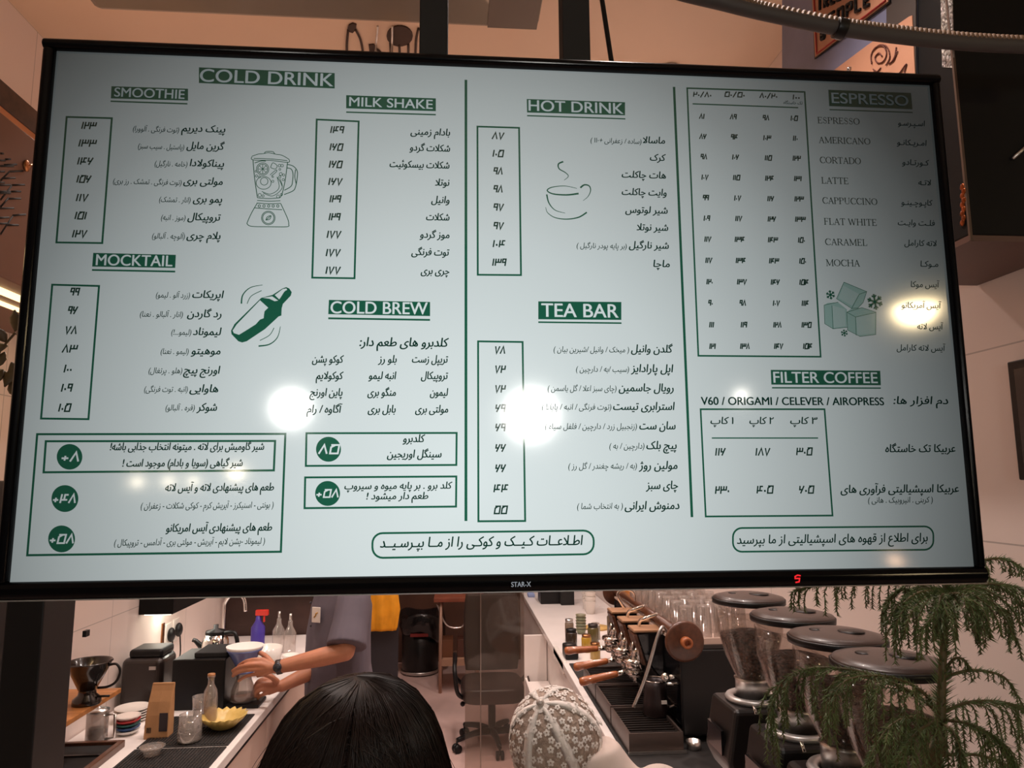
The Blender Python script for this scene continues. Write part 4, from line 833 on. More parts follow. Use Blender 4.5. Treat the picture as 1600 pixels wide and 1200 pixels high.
m_.build('shelf_board', DARKWOOD, t)
MB().box(-.885, -.878, 4.74, 5.28, .1, 2.25).build('door', mat('dark_door', S(50, 34, 30), .5), t)
for i, (x, h, r, cm) in enumerate(((-1.30, .16, .03, S(120, 70, 40)), (-1.2, .13, .035, S(90, 84, 60)), (-1.1, .17, .028, S(130, 82, 56)), (-1.02, .12, .034, S(86, 60, 50)), (-.95, .15, .028, S(150, 110, 70)))):
    p = Vector((x, 4.655, 1.296))
    t = thing('spice_jar', ('amber', 'olive', 'copper brown', 'umber', 'tan')[i] + ' jar on the dark shelf above the far worktop', 'jar', p, 0, 'jars on the dark shelf')
    MB().lathe([(0, 0), (r, 0), (r, h * .75), (r * .7, h * .85), (0, h * .85)], p, 16).build('body', mat('jar_%d' % i, cm, .25, coat=.3), t); MB().cyl(p + Vector((0, 0, h * .85)), p + Vector((0, 0, h)), r * .72, 14).build('lid', DARKSTEEL, t)
# stacks on the worktop
for k in range(5):
    tag(MB().lathe([(0, 0), (.04, 0), (.068, .009), (.072, .014), (.068, .0135), (.04, .004), (0, .004)], (-1.40, 3.02, .93 + k * .0105), 32).build('plate', CERAMIC), ('lowest', 'second', 'middle', 'fourth', 'topmost')[k] + ' white plate of the stack beside the kraft bag', 'plate', 'stacked white plates')
for k, cm in enumerate((S(232, 226, 220), S(40, 76, 128), S(36, 92, 90), S(190, 52, 56), S(226, 214, 206))):
    tag(MB().lathe([(0, 0), (.03, 0), (.046, .012), (.049, .018), (.046, .018), (.03, .006), (0, .006)], (-1.345, 2.85, .93 + k * .0135), 28).build('saucer', mat('glaze_%d' % k, cm, .2, coat=.3)), ('white saucer at the bottom of the coloured stack', 'blue saucer in the coloured stack', 'teal saucer in the coloured stack', 'red saucer in the coloured stack', 'pale saucer topping the coloured stack')[k], 'saucer', 'stacked coloured saucers')
c = Vector((-1.425, 2.765, .93))
t = thing('glass_teapot', 'square-handled glass press pot with a metal lid before the saucers', 'pot', c)
MB().lathe([(0, .002), (.038, 0), (.04, .004), (.04, .115), (.038, .115), (.038, .006), (0, .005)], c).build('glass_body', GLASSH, t); MB().lathe([(0, .115), (.042, .115), (.042, .122), (.02, .13), (.006, .134), (.006, .145), (.012, .15), (0, .156)], c).build('lid', STEEL, t)
MB().tube([c + Vector((.038, -.01, .105)), c + Vector((.075, -.02, .108)), c + Vector((.078, -.02, .02)), c + Vector((.04, -.01, .012))], .0055).build('handle', STEEL, t); MB().cyl(c + Vector((0, 0, .006)), c + Vector((0, 0, .05)), .036).build('brew', mat('dark_brew', S(46, 28, 20), .3), t)
KRAFT = mat('kraft_paper', S(190, 142, 98), .7, var=.1, scale=12, bump=.2)
c = Vector((-1.2, 2.80, .93)); bw, bd_ = .046, .028
t = thing('coffee_bag', 'tall kraft paper coffee bag with folded top', 'bag', c, 0.0)
rr = []
for z, w, d in ((0, 1, 1), (.01, 1.03, 1.05), (.09, 1.0, .95), (.14, .98, .65), (.18, .97, .25), (.2, .98, .12), (.21, .96, .1)):
    rr.append([c + Vector((sx * bw * w + (.010 * (z / .2) ** 2), sy * bd_ * d, z)) for sx, sy in ((-1, -1), (0, -1.12), (1, -1), (1, 0), (1, 1), (0, 1.1), (-1, 1), (-1, 0))])
MB().rings(rr, True, False).build('bag_body', KRAFT, t, bevel=.003)
MB().box(c.x + .012, c.x + .044, c.y - bd_ * 1.14, c.y - bd_ * 1.06, .96, 1.03).build('dark_label', mat('label_dark', S(62, 52, 56), .6), t)
m_ = MB()
for j in range(6): m_.box(c.x - .036 + j * .0032, c.x - .0345 + j * .0032, c.y - bd_ * 1.13, c.y - bd_ * 1.04, .955, .975)
m_.build('bar_code', BLACK, t)
c = Vector((-1.137, 2.585, .9375)); tag(MB().lathe([(0, .002), (.028, 0), (.03, .012), (.046, .03), (.044, .031), (.027, .014), (0, .008)], c).build('glass_dish', GLASSH), 'small clear glass dish on the nearest bar mat', 'dish')
c = Vector((-1.05, 2.72, .9375)); t = thing('glass_tumbler', 'empty clear tumbler on the black bar mat', 'glass', c)
MB().lathe([(0, .004), (.04, 0), (.046, .006), (.042, .1), (.0395, .1), (.042, .014), (0, .012)], c).build('tumbler_wall', GLASSH, t); MB().lathe([(0, .003), (.04, .003), (.043, .012), (0, .013)], c).build('thick_base', glass('base_glass', (.8, .8, .74), .2, .1, .3), t)
c = Vector((-1.035, 2.90, .9375)); t = thing('glass_bottle', 'clear glass bottle half full of brown drink on the bar mat', 'bottle', c)
MB().lathe([(0, .003), (.029, 0), (.03, .006), (.03, .1), (.026, .14), (.013, .165), (.013, .19), (.016, .192), (.016, .2), (.011, .2), (.011, .165), (.024, .14), (.028, .1), (.027, .008), (0, .006)], c).build('bottle_glass', GLASSH, t); MB().cyl(c + Vector((0, 0, .008)), c + Vector((0, 0, .065)), .0265).build('drink', mat('iced_drink', S(176, 124, 88), .3), t); MB().cyl(c + Vector((0, 0, .193)), c + Vector((0, 0, .207)), .015).build('stopper', OAK, t)
c = Vector((-1.105, 3.00, .9375)); tag(MB().lathe([(0, .003), (.03, 0), (.038, .09), (.036, .09), (.028, .006), (0, .006)], c).build('glass_cup', GLASSH), 'clear glass cup behind the glass bottle', 'glass')
c = Vector((-.965, 2.86, .9375)); t = thing('fluted_bowl', 'pale yellow fluted bowl at the worktop edge', 'bowl', c); m_ = MB(); vs = []; NB = 72
prof = [(.0, .004), (.035, 0), (.045, .004), (.075, .03), (.092, .052), (.089, .053), (.072, .034), (.042, .010), (0, .009)]
m_ = MB(); rr = []
for r, z in prof[1:-1]: rr.append([c + Vector((r * (1 + (.06 * (r / .09) ** 2) * math.cos(18 * a)) * math.cos(a), r * (1 + (.06 * (r / .09) ** 2) * math.cos(18 * a)) * math.sin(a), z + .004 * (r / .09) ** 3 * math.cos(18 * a))) for a in [2 * PI * k / NB for k in range(NB)]])
m_.rings(rr); m_.build('bowl_wall', mat('yellow_glaze', S(206, 176, 100), .35, var=.1), t)
c = Vector((-1.185, 2.99, .93)); m_ = MB()
m_.box(-1.30, -1.245, 2.9, 3.06, .93, .945); tag(m_.build('folded_cloth', mat('blue_white_cloth', S(190, 196, 214), .8, var=.3, scale=30), bevel=.005), 'blue and white folded cloth between plates and black bar mat', 'cloth')
for k in range(3): tag(MB().lathe([(0, 0), (.02, 0), (.028, .045), (.0265, .045), (.0185, .002), (0, .002)], (-1.315, 3.12, .93 + k * .022), 20).build('paper_cup', (CERAMIC, BLACK, CERAMIC)[k]), ('white paper cup at the bottom of the little stack', 'black paper cup in the middle of the little stack', 'white paper cup topping the little stack')[k] + ' beside the black appliance box', 'cup', 'little stack of paper cups')
# pour-over set in the barista's hands
c = Vector((-.985, 3.2, .93)); tag(MB().box(c.x - .06, c.x + .09, 3.13, 3.27, .93, .945).build('coffee_scale', BLACK, bevel=.004), 'flat black scale under the glass coffee server', 'scale')
t = thing('coffee_server', 'glass coffee server with a little coffee under the barista hands', 'server', c + Vector((0, 0, .015))); c = c + Vector((0, 0, .015))
MB().lathe([(0, .003), (.05, 0), (.057, .008), (.054, .05), (.036, .095), (.034, .125), (.032, .125), (.034, .095), (.051, .05), (.053, .01), (0, .007)], c).build('server_glass', GLASSH, t); MB().lathe([(0, .007), (.052, .009), (.051, .03), (0, .03)], c).build('coffee', mat('coffee_amber', S(150, 70, 24), .2), t)
c2 = c + Vector((0.0, 0, .128)); t = thing('filter_dripper', 'blue and white pour-over dripper held on the glass server', 'dripper', c2)
MB().lathe([(.02, 0), (.048, 0), (.048, .005), (.028, .01), (.05, .05), (.078, .098), (.081, .105), (.077, .104), (.046, .05), (.018, .01), (.02, 0)], c2).build('cone', mat('blue_glaze', S(108, 122, 176), .25, coat=.3), t); MB().lathe([(0, .02), (.02, .02), (.078, .105), (.084, .118), (.081, .118), (.03, .05), (0, .05)], c2).build('paper_filter', mat('filter_paper', S(236, 228, 222), .8), t)
c = Vector((-1.02, 3.72, .93)); tag(MB().lathe([(0, .002), (.04, 0), (.075, .05), (.085, .14), (.082, .14), (.07, .05), (0, .01)], c).build('white_bowl', CERAMIC), 'deep white bowl behind the pour-over dripper', 'bowl')
c = Vector((-1.235, 4.36, .93)); t = thing('spray_bottle', 'purple spray bottle with a red trigger near the tap', 'bottle', c)
MB().lathe([(0, 0), (.04, 0), (.042, .01), (.042, .12), (.018, .16), (.015, .19), (0, .19)], c).build('bottle_body', mat('purple_bottle', S(70, 56, 150), .3), t); MB().box(c.x - .018, c.x + .06, c.y - .015, c.y + .015, c.z + .19, c.z + .225).box(c.x + .03, c.x + .04, c.y - .01, c.y + .01, c.z + .15, c.z + .19).build('trigger', RED, t, bevel=.005)
for i, (x, y) in enumerate(((-.985, 4.12), (-1.07, 4.2))):
    c = Vector((x, y, .93)); t = thing('syrup_bottle', ('clear dispenser bottle nearest the barista chest', 'clear dispenser bottle tucked behind its neighbour')[i], 'bottle', c, 0, 'clear dispenser bottles')
    MB().lathe([(0, 0), (.035, 0), (.036, .13), (.014, .17), (.013, .2), (0, .2)], c).build('bottle_glass', GLASSH, t); MB().cyl(c + Vector((0, 0, .2)), c + Vector((0, 0, .24)), .008).build('pump', STEEL, t)
c = Vector((-.95, 4.0, .93)); tag(MB().lathe([(0, 0), (.035, 0), (.05, .03), (.052, .034), (.048, .034), (.03, .01), (0, .01)], c).build('cream_bowl', CERAMIC), 'small cream bowl on the worktop before the dispenser bottles', 'bowl')
for o in set(bpy.data.objects) - BEFORE:
    if o.parent is None: o.location.y += 0.32

# ================================================================ back of the shop
t = thing('partition', 'dark partition board behind the barista with the yellow apron hung on it', 'partition', (-.68, 5.5, 0))
MB().box(-.93, -.43, 5.5, 5.54, .02, 2.3).build('board', mat('blue_black', S(40, 38, 44), .5), t, bevel=.003); MB().box(-.94, -.42, 5.49, 5.55, 0, .02).build('foot_rail', DARKSTEEL, t)
YEL = mat('yellow_cloth', S(236, 158, 26), .75, var=.12, scale=14, bump=.3)
cy = Vector((-.545, 5.44, .86)); rr = []
t = thing('hanging_apron', 'bright yellow apron hanging behind the barista back', 'apron', cy)
for z, w, d, s in ((0, .10, .02, 0), (.02, .105, .03, .004), (.15, .115, .035, .012), (.3, .11, .03, -.004), (.45, .10, .028, .006), (.6, .06, .024, 0), (.7, .02, .015, 0)):
    rr.append([cy + Vector((s + w * math.cos(a) * (1 + .08 * math.sin(5 * a)), -.005 + d * math.sin(a) * (1 + .5 * math.sin(7 * a + z * 9)), z)) for a in [2 * PI * k / 28 for k in range(28)]])
MB().rings(rr).build('apron_cloth', YEL, t); MB().tube([cy + Vector((0, 0, .69)), cy + Vector((0, .02, .78)), cy + Vector((0, .056, .78))], .006).build('hook', STEEL, t)
# bin
c = Vector((-.37, 7.63, 0)); t = thing('rubbish_bin', 'black rubbish bin with a puffed black liner at the back wall', 'bin', c)
MB().lathe([(0, 0), (.17, 0), (.185, .03), (.19, .5), (0, .5)], c, 36).build('bin_body', mat('bin_black', S(17, 15, 16), .35), t)
rr = []
for z, r in ((.40, .196), (.43, .225), (.50, .235), (.57, .23), (.61, .21), (.60, .17), (.55, .15)):
    rr.append([c + Vector((r * (1 + .05 * math.sin(5 * a + z * 30) + .03 * math.sin(11 * a)) * math.cos(a) + .02, r * (1 + .05 * math.sin(5 * a)) * math.sin(a), z + .02 * math.sin(3 * a) - (.08 * max(0, math.cos(a)) if z < .5 else 0))) for a in [2 * PI * k / 40 for k in range(40)]])
MB().rings(rr).build('liner_bag', mat('liner_plastic', S(20, 18, 19), .25, bump=.5, scale=25, coat=.3), t)
MB().box(c.x - .09, c.x + .09, c.y - .215, c.y - .20, .395, .425).build('red_label', mat('label_red', S(130, 40, 36), .6), t)
MB().lathe([(.178, .012), (.192, .012), (.194, .04), (.18, .04), (.178, .012)], c, 36).build('foot_ring', STEEL, t)
# console table
t = thing('console_table', 'tall wood-topped side table with pale metal legs at the back wall', 'table', (.03, 7.05, 0))
MB().box(-.21, .27, 6.85, 7.25, .82, .86).build('table_top', mat('red_wood', S(150, 84, 62), .45, var=.2, scale=6), t, bevel=.004)
for x in (-.145, .20):
    for y in (6.89, 7.21): MB().tube([(x, y, 0), (x, y, .82)], .016).build('leg', mat('pale_leg', S(176, 140, 120), .4, .3), t)
MB().box(-.16, .215, 6.88, 7.22, .24, .30).build('lower_shelf', mat('pale_shelf', S(170, 132, 108), .5), t); MB().tube(crom([(-.18, 6.89, .8), (-.1, 6.89, .62), (.0, 6.89, .58), (.08, 6.89, .62), (.14, 6.89, .8)], 6), .008).build('curved_brace', CHROME, t)
for i, (x, w, z, cm) in enumerate(((-.07, .06, .30, S(120, 76, 50)), (.10, .09, .30, S(90, 56, 44)))):
    tag(MB().box(x - w, x + w * .7, 6.95, 7.15, z, z + .16).build('storage_box', mat('box_%d' % i, cm, .6), bevel=.006), ('tan box on the left of the side table shelf', 'brown box on the right of the side table shelf')[i], 'box')
c = Vector((.14, 7.05, .86)); tag(MB().lathe([(0, 0), (.03, 0), (.03, .14), (.02, .16), (0, .16)], c, 16).build('small_bottle', CERAMIC), 'small pale bottle standing on the side table', 'bottle')

# office chair
c = Vector((.27, 5.55, 0)); t = thing('office_chair', 'brown leather swivel office chair with a tall back in the aisle', 'chair', c)
def slab(cx, cy_, cz_, w, d, h, tilt=0.0, bow=0.0):
    Mx = Matrix.Translation((cx, cy_, cz_)) @ Matrix.Rotation(tilt, 4, 'X'); m = MB(); rr = []
    for k in range(9):
        u = -1 + k / 4; ww = w * (1 - .08 * abs(u) ** 3)
        rr.append([Mx @ Vector((ww * math.copysign(abs(math.cos(a)) ** .35, math.cos(a)), d * math.copysign(abs(math.sin(a)) ** .5, math.sin(a)) + bow * u * u, h * u)) for a in [2 * PI * j / 24 for j in range(24)]])
    return m.rings(rr)
slab(.28, 5.80, .765, .222, .035, .285, -.10, .01).build('backrest', LEATHER, t, bevel=.006)
MB().add(*[(lambda r: (r.v, r.f, True))(slab(.27, 5.52, .415, .235, .25, .05))][0]).build('seat', LEATHER, t, bevel=.01)
for s in (-1, 1):
    MB().tube(crom([(.27 + s * .23, 5.73, .40), (.27 + s * .275, 5.71, .46), (.27 + s * .28, 5.68, .62), (.27 + s * .275, 5.50, .63), (.27 + s * .28, 5.34, .60), (.27 + s * .26, 5.32, .45), (.27 + s * .22, 5.35, .40)], 6), .016).build('armrest', BLACK, t)
MB().cyl((.27, 5.55, .09), (.27, 5.55, .36), .028).build('gas_column', BLACK, t); MB().box(.17, .37, 5.45, 5.65, .335, .37).build('mechanism', DARKSTEEL, t, bevel=.01)
MB().tube([(.18, 5.47, .35), (.06, 5.40, .345)], .008).ball((.05, 5.39, .345), .018).build('tilt_lever', BLACK, t)
for k in range(5):
    a = 2 * PI * k / 5 + 3.6; d = Vector((math.cos(a), math.sin(a), 0)); e = Vector((.27, 5.55, .08)) + d * .29
    leg = MB().tube(crom([Vector((.27, 5.55, .10)), Vector((.27, 5.55, .11)) + d * .14, e + Vector((0, 0, .005))], 4), [.028, .027, .026, .025, .023, .021, .02, .019, .017]).build('base_leg', BLACK, t)
    n = Vector((-d.y, d.x, 0)); m_ = MB()
    for s in (-1, 1): m_.cyl(e + n * (s * .008) + Vector((0, 0, -.05)), e + n * (s * .026) + Vector((0, 0, -.05)), .030, 16)
    m_.tube([e + Vector((0, 0, 0)), e + Vector((0, 0, -.05))], .008); m_.build('caster', BLACK, leg)

# ================================================================ right worktop, coffee machine, grinders
t = thing('right_worktop', 'long white right worktop carrying the coffee machine and grinders', 'counter', (.92, 4, 0))
MB().box(.60, XR - .004, 1.155, 7.1, .89, .93).build('worktop', STONE, t, bevel=.004); MB().box(.64, XR - .004, 1.18, 7.1, 0, .888).build('carcass', WHITE, t)
for y0, y1 in ((1.24, 2.1), (2.11, 3.0), (3.01, 3.9), (3.91, 4.4), (5.2, 7.05)): MB().box(.62, .64, y0, y1, .1, .87).build('cupboard_door', WHITE, t, bevel=.003)
d = MB().box(.475, .635, 5.12, 5.145, .1, .87).build('open_door', WHITE, t, bevel=.003); MB().tube([(.50, 5.11, .60), (.52, 5.11, .52), (.54, 5.11, .50)], .006).box(.52, .58, 5.10, 5.12, .44, .50).build('door_catch', DARKWOOD, d)
d = MB().box(.49, .635, 4.46, 5.05, .40, .58).box(.475, .49, 4.44, 5.07, .38, .60).build('open_drawer', WHITE, t, bevel=.003)
MB().box(.60, .625, 4.1, 4.5, .87, .935).build('edge_guard', CERAMIC, t, bevel=.004)
tag(MB().box(.63, 1.22, 2.46, 4.07, .93, .937).build('machine_mat', RUBBER, bevel=.002), 'large black rubber mat under the coffee machine', 'mat')

M0 = thing('coffee_machine', 'big black three-group coffee machine with wooden handles on the right worktop', 'coffee machine', (1.0, 3.2, .937))
MB().box(0.885, 1.20, 2.85, 4.0, .985, 1.295).build('body', GLOSSBLACK, M0, bevel=.012)
MB().box(.88, 1.205, 2.835, 2.85, .96, 1.28).build('side_panel', BLACK, M0, bevel=.008); MB().box(.88, 1.205, 4.0, 4.015, .96, 1.28).build('side_panel', BLACK, M0, bevel=.008)
MB().box(.88, 1.22, 2.87, 4.0, 1.295, 1.305).box(1.205, 1.22, 2.87, 4.0, 1.305, 1.33).box(.88, 1.22, 2.865, 2.878, 1.295, 1.318).build('cup_tray', mat('tray_white', S(216, 190, 176), .3), M0)
for y in (2.92, 3.4, 3.93):
    for x in (.93, 1.16): MB().cyl((x, y, .937), (x, y, .99), .022).build('foot', STEEL, M0)
MB().tube([(.895, 2.83, 1.335), (.895, 4.02, 1.335)], .02, 14).build('wooden_rail', WALNUT, M0)
for y, r in ((2.83, .076), (4.03, .072)):
    s = -1 if y < 3 else 1
    w = MB().lathe([(0, 0), (r, 0), (r + .003, .006), (r, .014), (r * .9, .018), (0, .018)], (.897, y, 1.318 if s < 0 else 1.325), 40, (0, s, 0)).build('wooden_disc', WALNUT, M0)
    MB().lathe([(.022, .018), (.022, .046), (.013, .05), (.011, .03), (0, .03)], (.897, y, 1.318 if s < 0 else 1.325), 20, (0, s, 0)).build('disc_boss', mat('orange_wood', S(170, 96, 54), .4), w)
for y in (2.9, 3.44, 3.96): MB().tube([(.895, y, 1.33), (.91, y, 1.295)], .012).build('rail_bracket', CHROME, M0)
for i, (y, tip) in enumerate(((3.125, (905, 1066)), (3.335, (896, 1043)), (3.555, (882, 1017)))):
    g = MB(); # group housing: slanted black box with chrome arch
    g.prism([(.89, y - .05, 1.08), (.80, y - .05, 1.19), (.765, y - .05, 1.30), (.89, y - .05, 1.31)], (0, .10, 0))
    h = g.build('group_housing', GLOSSBLACK, M0, bevel=.008)
    MB().box(.755, .89, y - .056, y + .056, 1.302, 1.314).build('housing_cap', mat('cap_tan', S(190, 146, 112), .35, .4), h, bevel=.004)
    MB().prism([(.77, y - .058, 1.295), (.805, y - .058, 1.17), (.79, y - .058, 1.17), (.755, y - .058, 1.295)], (0, .116, 0)).build('wooden_trim', WALNUT, h, bevel=.003)
    m_ = MB()
    for k in range(4): m_.tube(crom([(.80, y - .04 + k * .026, 1.27), (.775, y - .045 + k * .026, 1.21), (.79, y - .04 + k * .026, 1.15)], 4), .006)
    m_.build('copper_pipe', CHROME, h)
    gr = MB().cyl((.77, y, 1.145), (.77, y, 1.18), .042, 26).lathe([(.0, 0), (.052, 0), (.054, .008), (.052, .016), (0, .016)], (.77, y, 1.17), 26).cyl((.77, y, 1.18), (.80, y, 1.235), .03, 20).build('group_head', CHROME, M0)
    bx = MB().lathe([(0, 0), (.034, 0), (.037, .012), (.037, .03), (0, .03)], (.77, y, 1.115), 24).tube([(.77, y - .012, 1.117), (.77, y - .016, 1.09)], .008).tube([(.77, y + .012, 1.117), (.77, y + .016, 1.09)], .008).build('filter_basket', CHROME, M0)
    e = atY(tip[0], tip[1], y); e.y = y; s_ = Vector((.735, y, 1.132)); dd = e - s_
    MB().tube([s_, s_ + dd * .22], [.012, .010], 12).build('handle_ferrule', CHROME, bx)
    MB().tube([s_ + dd * u for u in (.2, .24, .4, .7, .92, .98, 1.0)], [.011, .0135, .0145, .017, .019, .016, .006], 14).build('wooden_handle', mat('handle_wood_%d' % i, S(164, 94, 54), .25, var=.2, scale=30, coat=.5), bx)
    lv = [(.84, y + .02, 1.31), (.80, y + .01, 1.385), (.845, y + .0, 1.41), (.885, y + .005, 1.39), (.89, y + .01, 1.34)] if i == 2 else [(.79, y + .03, 1.25), (.80, y + .02, 1.33), (.82, y, 1.35), (.875, y - .01, 1.37)]
    MB().tube(crom(lv, 5), .0075, 10).build('bent_pipe', CHROME, h)
    MB().lathe([(0, 0), (.018, 0), (.02, .004), (.018, .009), (0, .009)], (.763, y, 1.235), 16, (-1, 0, .3)).build('gauge', CHROME, h)
MB().tube(crom([(.89, 2.90, 1.27), atY(1040, 984, 2.9), atY(1030, 988, 2.88), atY(1008, 1060, 2.88), atY(990, 1105, 2.88)], 6), .0075, 10).build('steam_wand', STEEL, M0); MB().ball(atY(1034, 986, 2.89), .014).build('wand_joint', CHROME, M0)
MB().tube([(.885, 2.88, 1.17), (.84, 2.88, 1.17)], .009).ball((.832, 2.88, 1.17), .018).build('steam_tap', CHROME, M0)
for i, (y0, y1) in enumerate(((2.74, 3.05), (3.065, 3.375), (3.39, 3.70))):
    g = MB().box(.645, .852, y0, y1, .94, .948).box(.645, .653, y0, y1, .948, 1.01).box(.844, .852, y0, y1, .948, 1.01).box(.653, .844, y0, y0 + .008, .948, 1.01).box(.653, .844, y1 - .008, y1, .948, 1.01).build('drip_tray', mat('tray_steel_%d' % i, S(120, 106, 100), .35, .85), M0)
    m_ = MB()
    for k in range(11): m_.box(.655, .842, y0 + .018 + k * .026, y0 + .026 + k * .026, .99, 1.0)
    m_.build('slats', DARKSTEEL, g)
MB().box(.64, .86, 2.728, 2.738, .938, .948).build('front_lip', STEEL, M0)
c = Vector((.815, 2.975, 1.0)); t = thing('milk_pitcher', 'black steel milk pitcher under the steam wand', 'pitcher', c)
MB().lathe([(0, .002), (.05, 0), (.053, .006), (.05, .06), (.043, .10), (.046, .135), (.043, .135), (.04, .10), (.047, .06), (.049, .008), (0, .008)], c, 28).build('body', mat('black_steel', S(48, 38, 38), .35, .3), t); MB().lathe([(.0425, .134), (.047, .134), (.047, .139), (.0425, .139), (.0425, .134)], c, 28).build('rim', CHROME, t); MB().tube(crom([c + Vector((.044, -.01, .12)), c + Vector((.08, -.02, .115)), c + Vector((.08, -.02, .05)), c + Vector((.05, -.01, .03))], 5), .006).build('handle', CHROME, t)
m_ = MB(); m_.box(c.x + .01, c.x + .032, c.y - .0525, c.y - .047, c.z + .055, c.z + .068); m_.build('white_sticker', CERAMIC, t)
# glasses on the cup tray
gl0 = None; n_ = 0
for r in range(8):
    for k in range(4):
        p = Vector((.94 + k * .074, 2.93 + r * .118, 1.305))
        if gl0 is None:
            gl0 = MB().lathe([(0, .128), (.026, .13), (.028, .124), (.033, 0), (.031, 0), (.026, .118), (0, .12)], p, 20).build('drinking_glass', GLASSH)
            o = gl0
        else:
            o = gl0.copy(); COL.objects.link(o); o.location = p
        tag(o, 'upturned clear glass in the rows on top of the coffee machine', 'glass', 'upturned glasses on the coffee machine')
c = Vector((.93, 3.93, 1.305)); tag(MB().lathe([(0, 0), (.035, 0), (.028, .10), (0, .10)], c, 20).build('tamper_cone', mat('oak_cone', S(206, 140, 74), .5)), 'tan wooden cone on the far end of the coffee machine', 'tamper')
# grinders
LIDM = mat('smoked_lid', S(62, 48, 44), .35, coat=.1); BEANS = mat('coffee_beans', S(56, 34, 27), .55)
_n = BEANS.node_tree.nodes; _l = BEANS.node_tree.links; _tc = _n.new('ShaderNodeTexCoord'); _v = _n.new('ShaderNodeTexVoronoi'); _v.inputs['Scale'].default_value = 120
_r = _n.new('ShaderNodeValToRGB'); _r.color_ramp.elements[0].color = (*S(96, 62, 48), 1); _r.color_ramp.elements[1].color = (*S(22, 12, 10), 1); _r.color_ramp.elements[0].position = .15; _r.color_ramp.elements[1].position = .75
_b = _n.new('ShaderNodeBump'); _b.invert = True; _b.inputs['Strength'].default_value = .9; _b.inputs['Distance'].default_value = .006
_l.new(_tc.outputs['Object'], _v.inputs['Vector']); _l.new(_v.outputs['Distance'], _r.inputs[0]); _l.new(_r.outputs[0], _n['Principled BSDF'].inputs['Base Color']); _l.new(_v.outputs['Distance'], _b.inputs['Height']); _l.new(_b.outputs[0], _n['Principled BSDF'].inputs['Normal'])
HOP = glass('hopper_plastic', (.93, .9, .88), .05, .08, .04, (.75, .62, .55))
def grinder(x, y, label):
    c = Vector((x, y, .93)); t = thing('coffee_grinder', label, 'grinder', c, 0, None)
    MB().box(x - .09, x + .13, y - .085, y + .085, .93, .965).build('base', BLACK, t, bevel=.008)
    MB().box(x + .0, x + .13, y - .075, y + .075, .96, 1.22).build('column', MATTEBLACK, t, bevel=.01)
    m_ = MB(); m_.prism([(x - .085, y - .085, 1.36), (x - .11, y - .085, 1.23), (x - .085, y - .085, 1.18), (x + .02, y - .085, 1.16), (x + .14, y - .085, 1.20), (x + .15, y - .085, 1.36)], (0, .17, 0)); m_.build('head', mat('grinder_black', S(22, 18, 17), .4), t, bevel=.012, seg=3)
    MB().box(x - .112, x - .104, y - .05, y + .05, 1.24, 1.30).build('display', GLOSSBLACK, t); 
    MB().lathe([(.05, 0), (.07, 0), (.074, .008), (.07, .014), (.055, .014), (.05, .008), (.05, 0)], (x, y, 1.36), 36).build('adjusting_ring', mat('ring_alloy', (.55, .53, .52), .35, .6), t); MB().cyl((x - .03, y - .072, 1.367), (x - .03, y - .085, 1.35), .004).build('ring_pin', CHROME, t)
    MB().lathe([(0, 0), (.045, 0), (.045, .045), (.048, .05), (0, .05)], (x, y, 1.368), 28).build('collar', STEEL, t)
    MB().lathe([(.043, 0), (.045, .01), (.068, .06), (.085, .12), (.088, .185), (.086, .185), (.083, .12), (.066, .06), (.041, .0), (.043, 0)], (x, y, 1.415), 40).build('hopper', HOP, t)
    b = MB(); b.lathe([(0, 0), (.04, .002), (.065, .06), (.078, .10), (.0785, .112), (.04, .122), (0, .118)], (x, y, 1.418), 36); b.build('beans', BEANS, t)
    l = MB().lathe([(0, .016), (.03, .0162), (.07, .0135), (.092, .008), (.0945, .004), (.09, .0), (0, .0)], (x, y, 1.622), 48).build('hopper_lid', LIDM, t)
    MB().lathe([(.088, -.008), (.0965, -.008), (.097, .003), (.094, .0055), (.088, .002), (.088, -.008)], (x, y, 1.622), 48).build('lid_rim', BLACK, l)
    MB().lathe([(0, .0165), (.026, .0175), (.026, .0178), (0, .0178)], (x + .025, y - .012, 1.621), 24).lathe([(0, .0155), (.017, .0165), (.017, .017), (0, .017)], (x - .03, y + .02, 1.621), 20).build('lid_hole', BLACK, l)
    MB().tube([(x - .10, y - .028, 1.15), (x - .14, y - .028, 1.145)], .005).tube([(x - .10, y + .028, 1.15), (x - .14, y + .028, 1.145)], .005).box(x - .10, x - .02, y - .03, y + .03, 1.14, 1.155).build('portafilter_fork', mat('fork_brass', S(190, 120, 66), .25, .9), t)
    MB().lathe([(0, 0), (.05, 0), (.056, .012), (.05, .02), (0, .02)], (x - .02, y, .965), 24).build('catch_dish', DARKSTEEL, t)
for (x, y), lb in zip(((.768, 1.255), (.785, 1.457), (.80, 1.685), (.80, 1.94)), ('coffee grinder nearest the camera, hopper half hidden by the pine', 'second coffee grinder from the camera, partly behind the nearest hopper lid', 'third coffee grinder from the camera', 'coffee grinder farthest from the camera, next to the coffee machine')): grinder(x, y, lb)
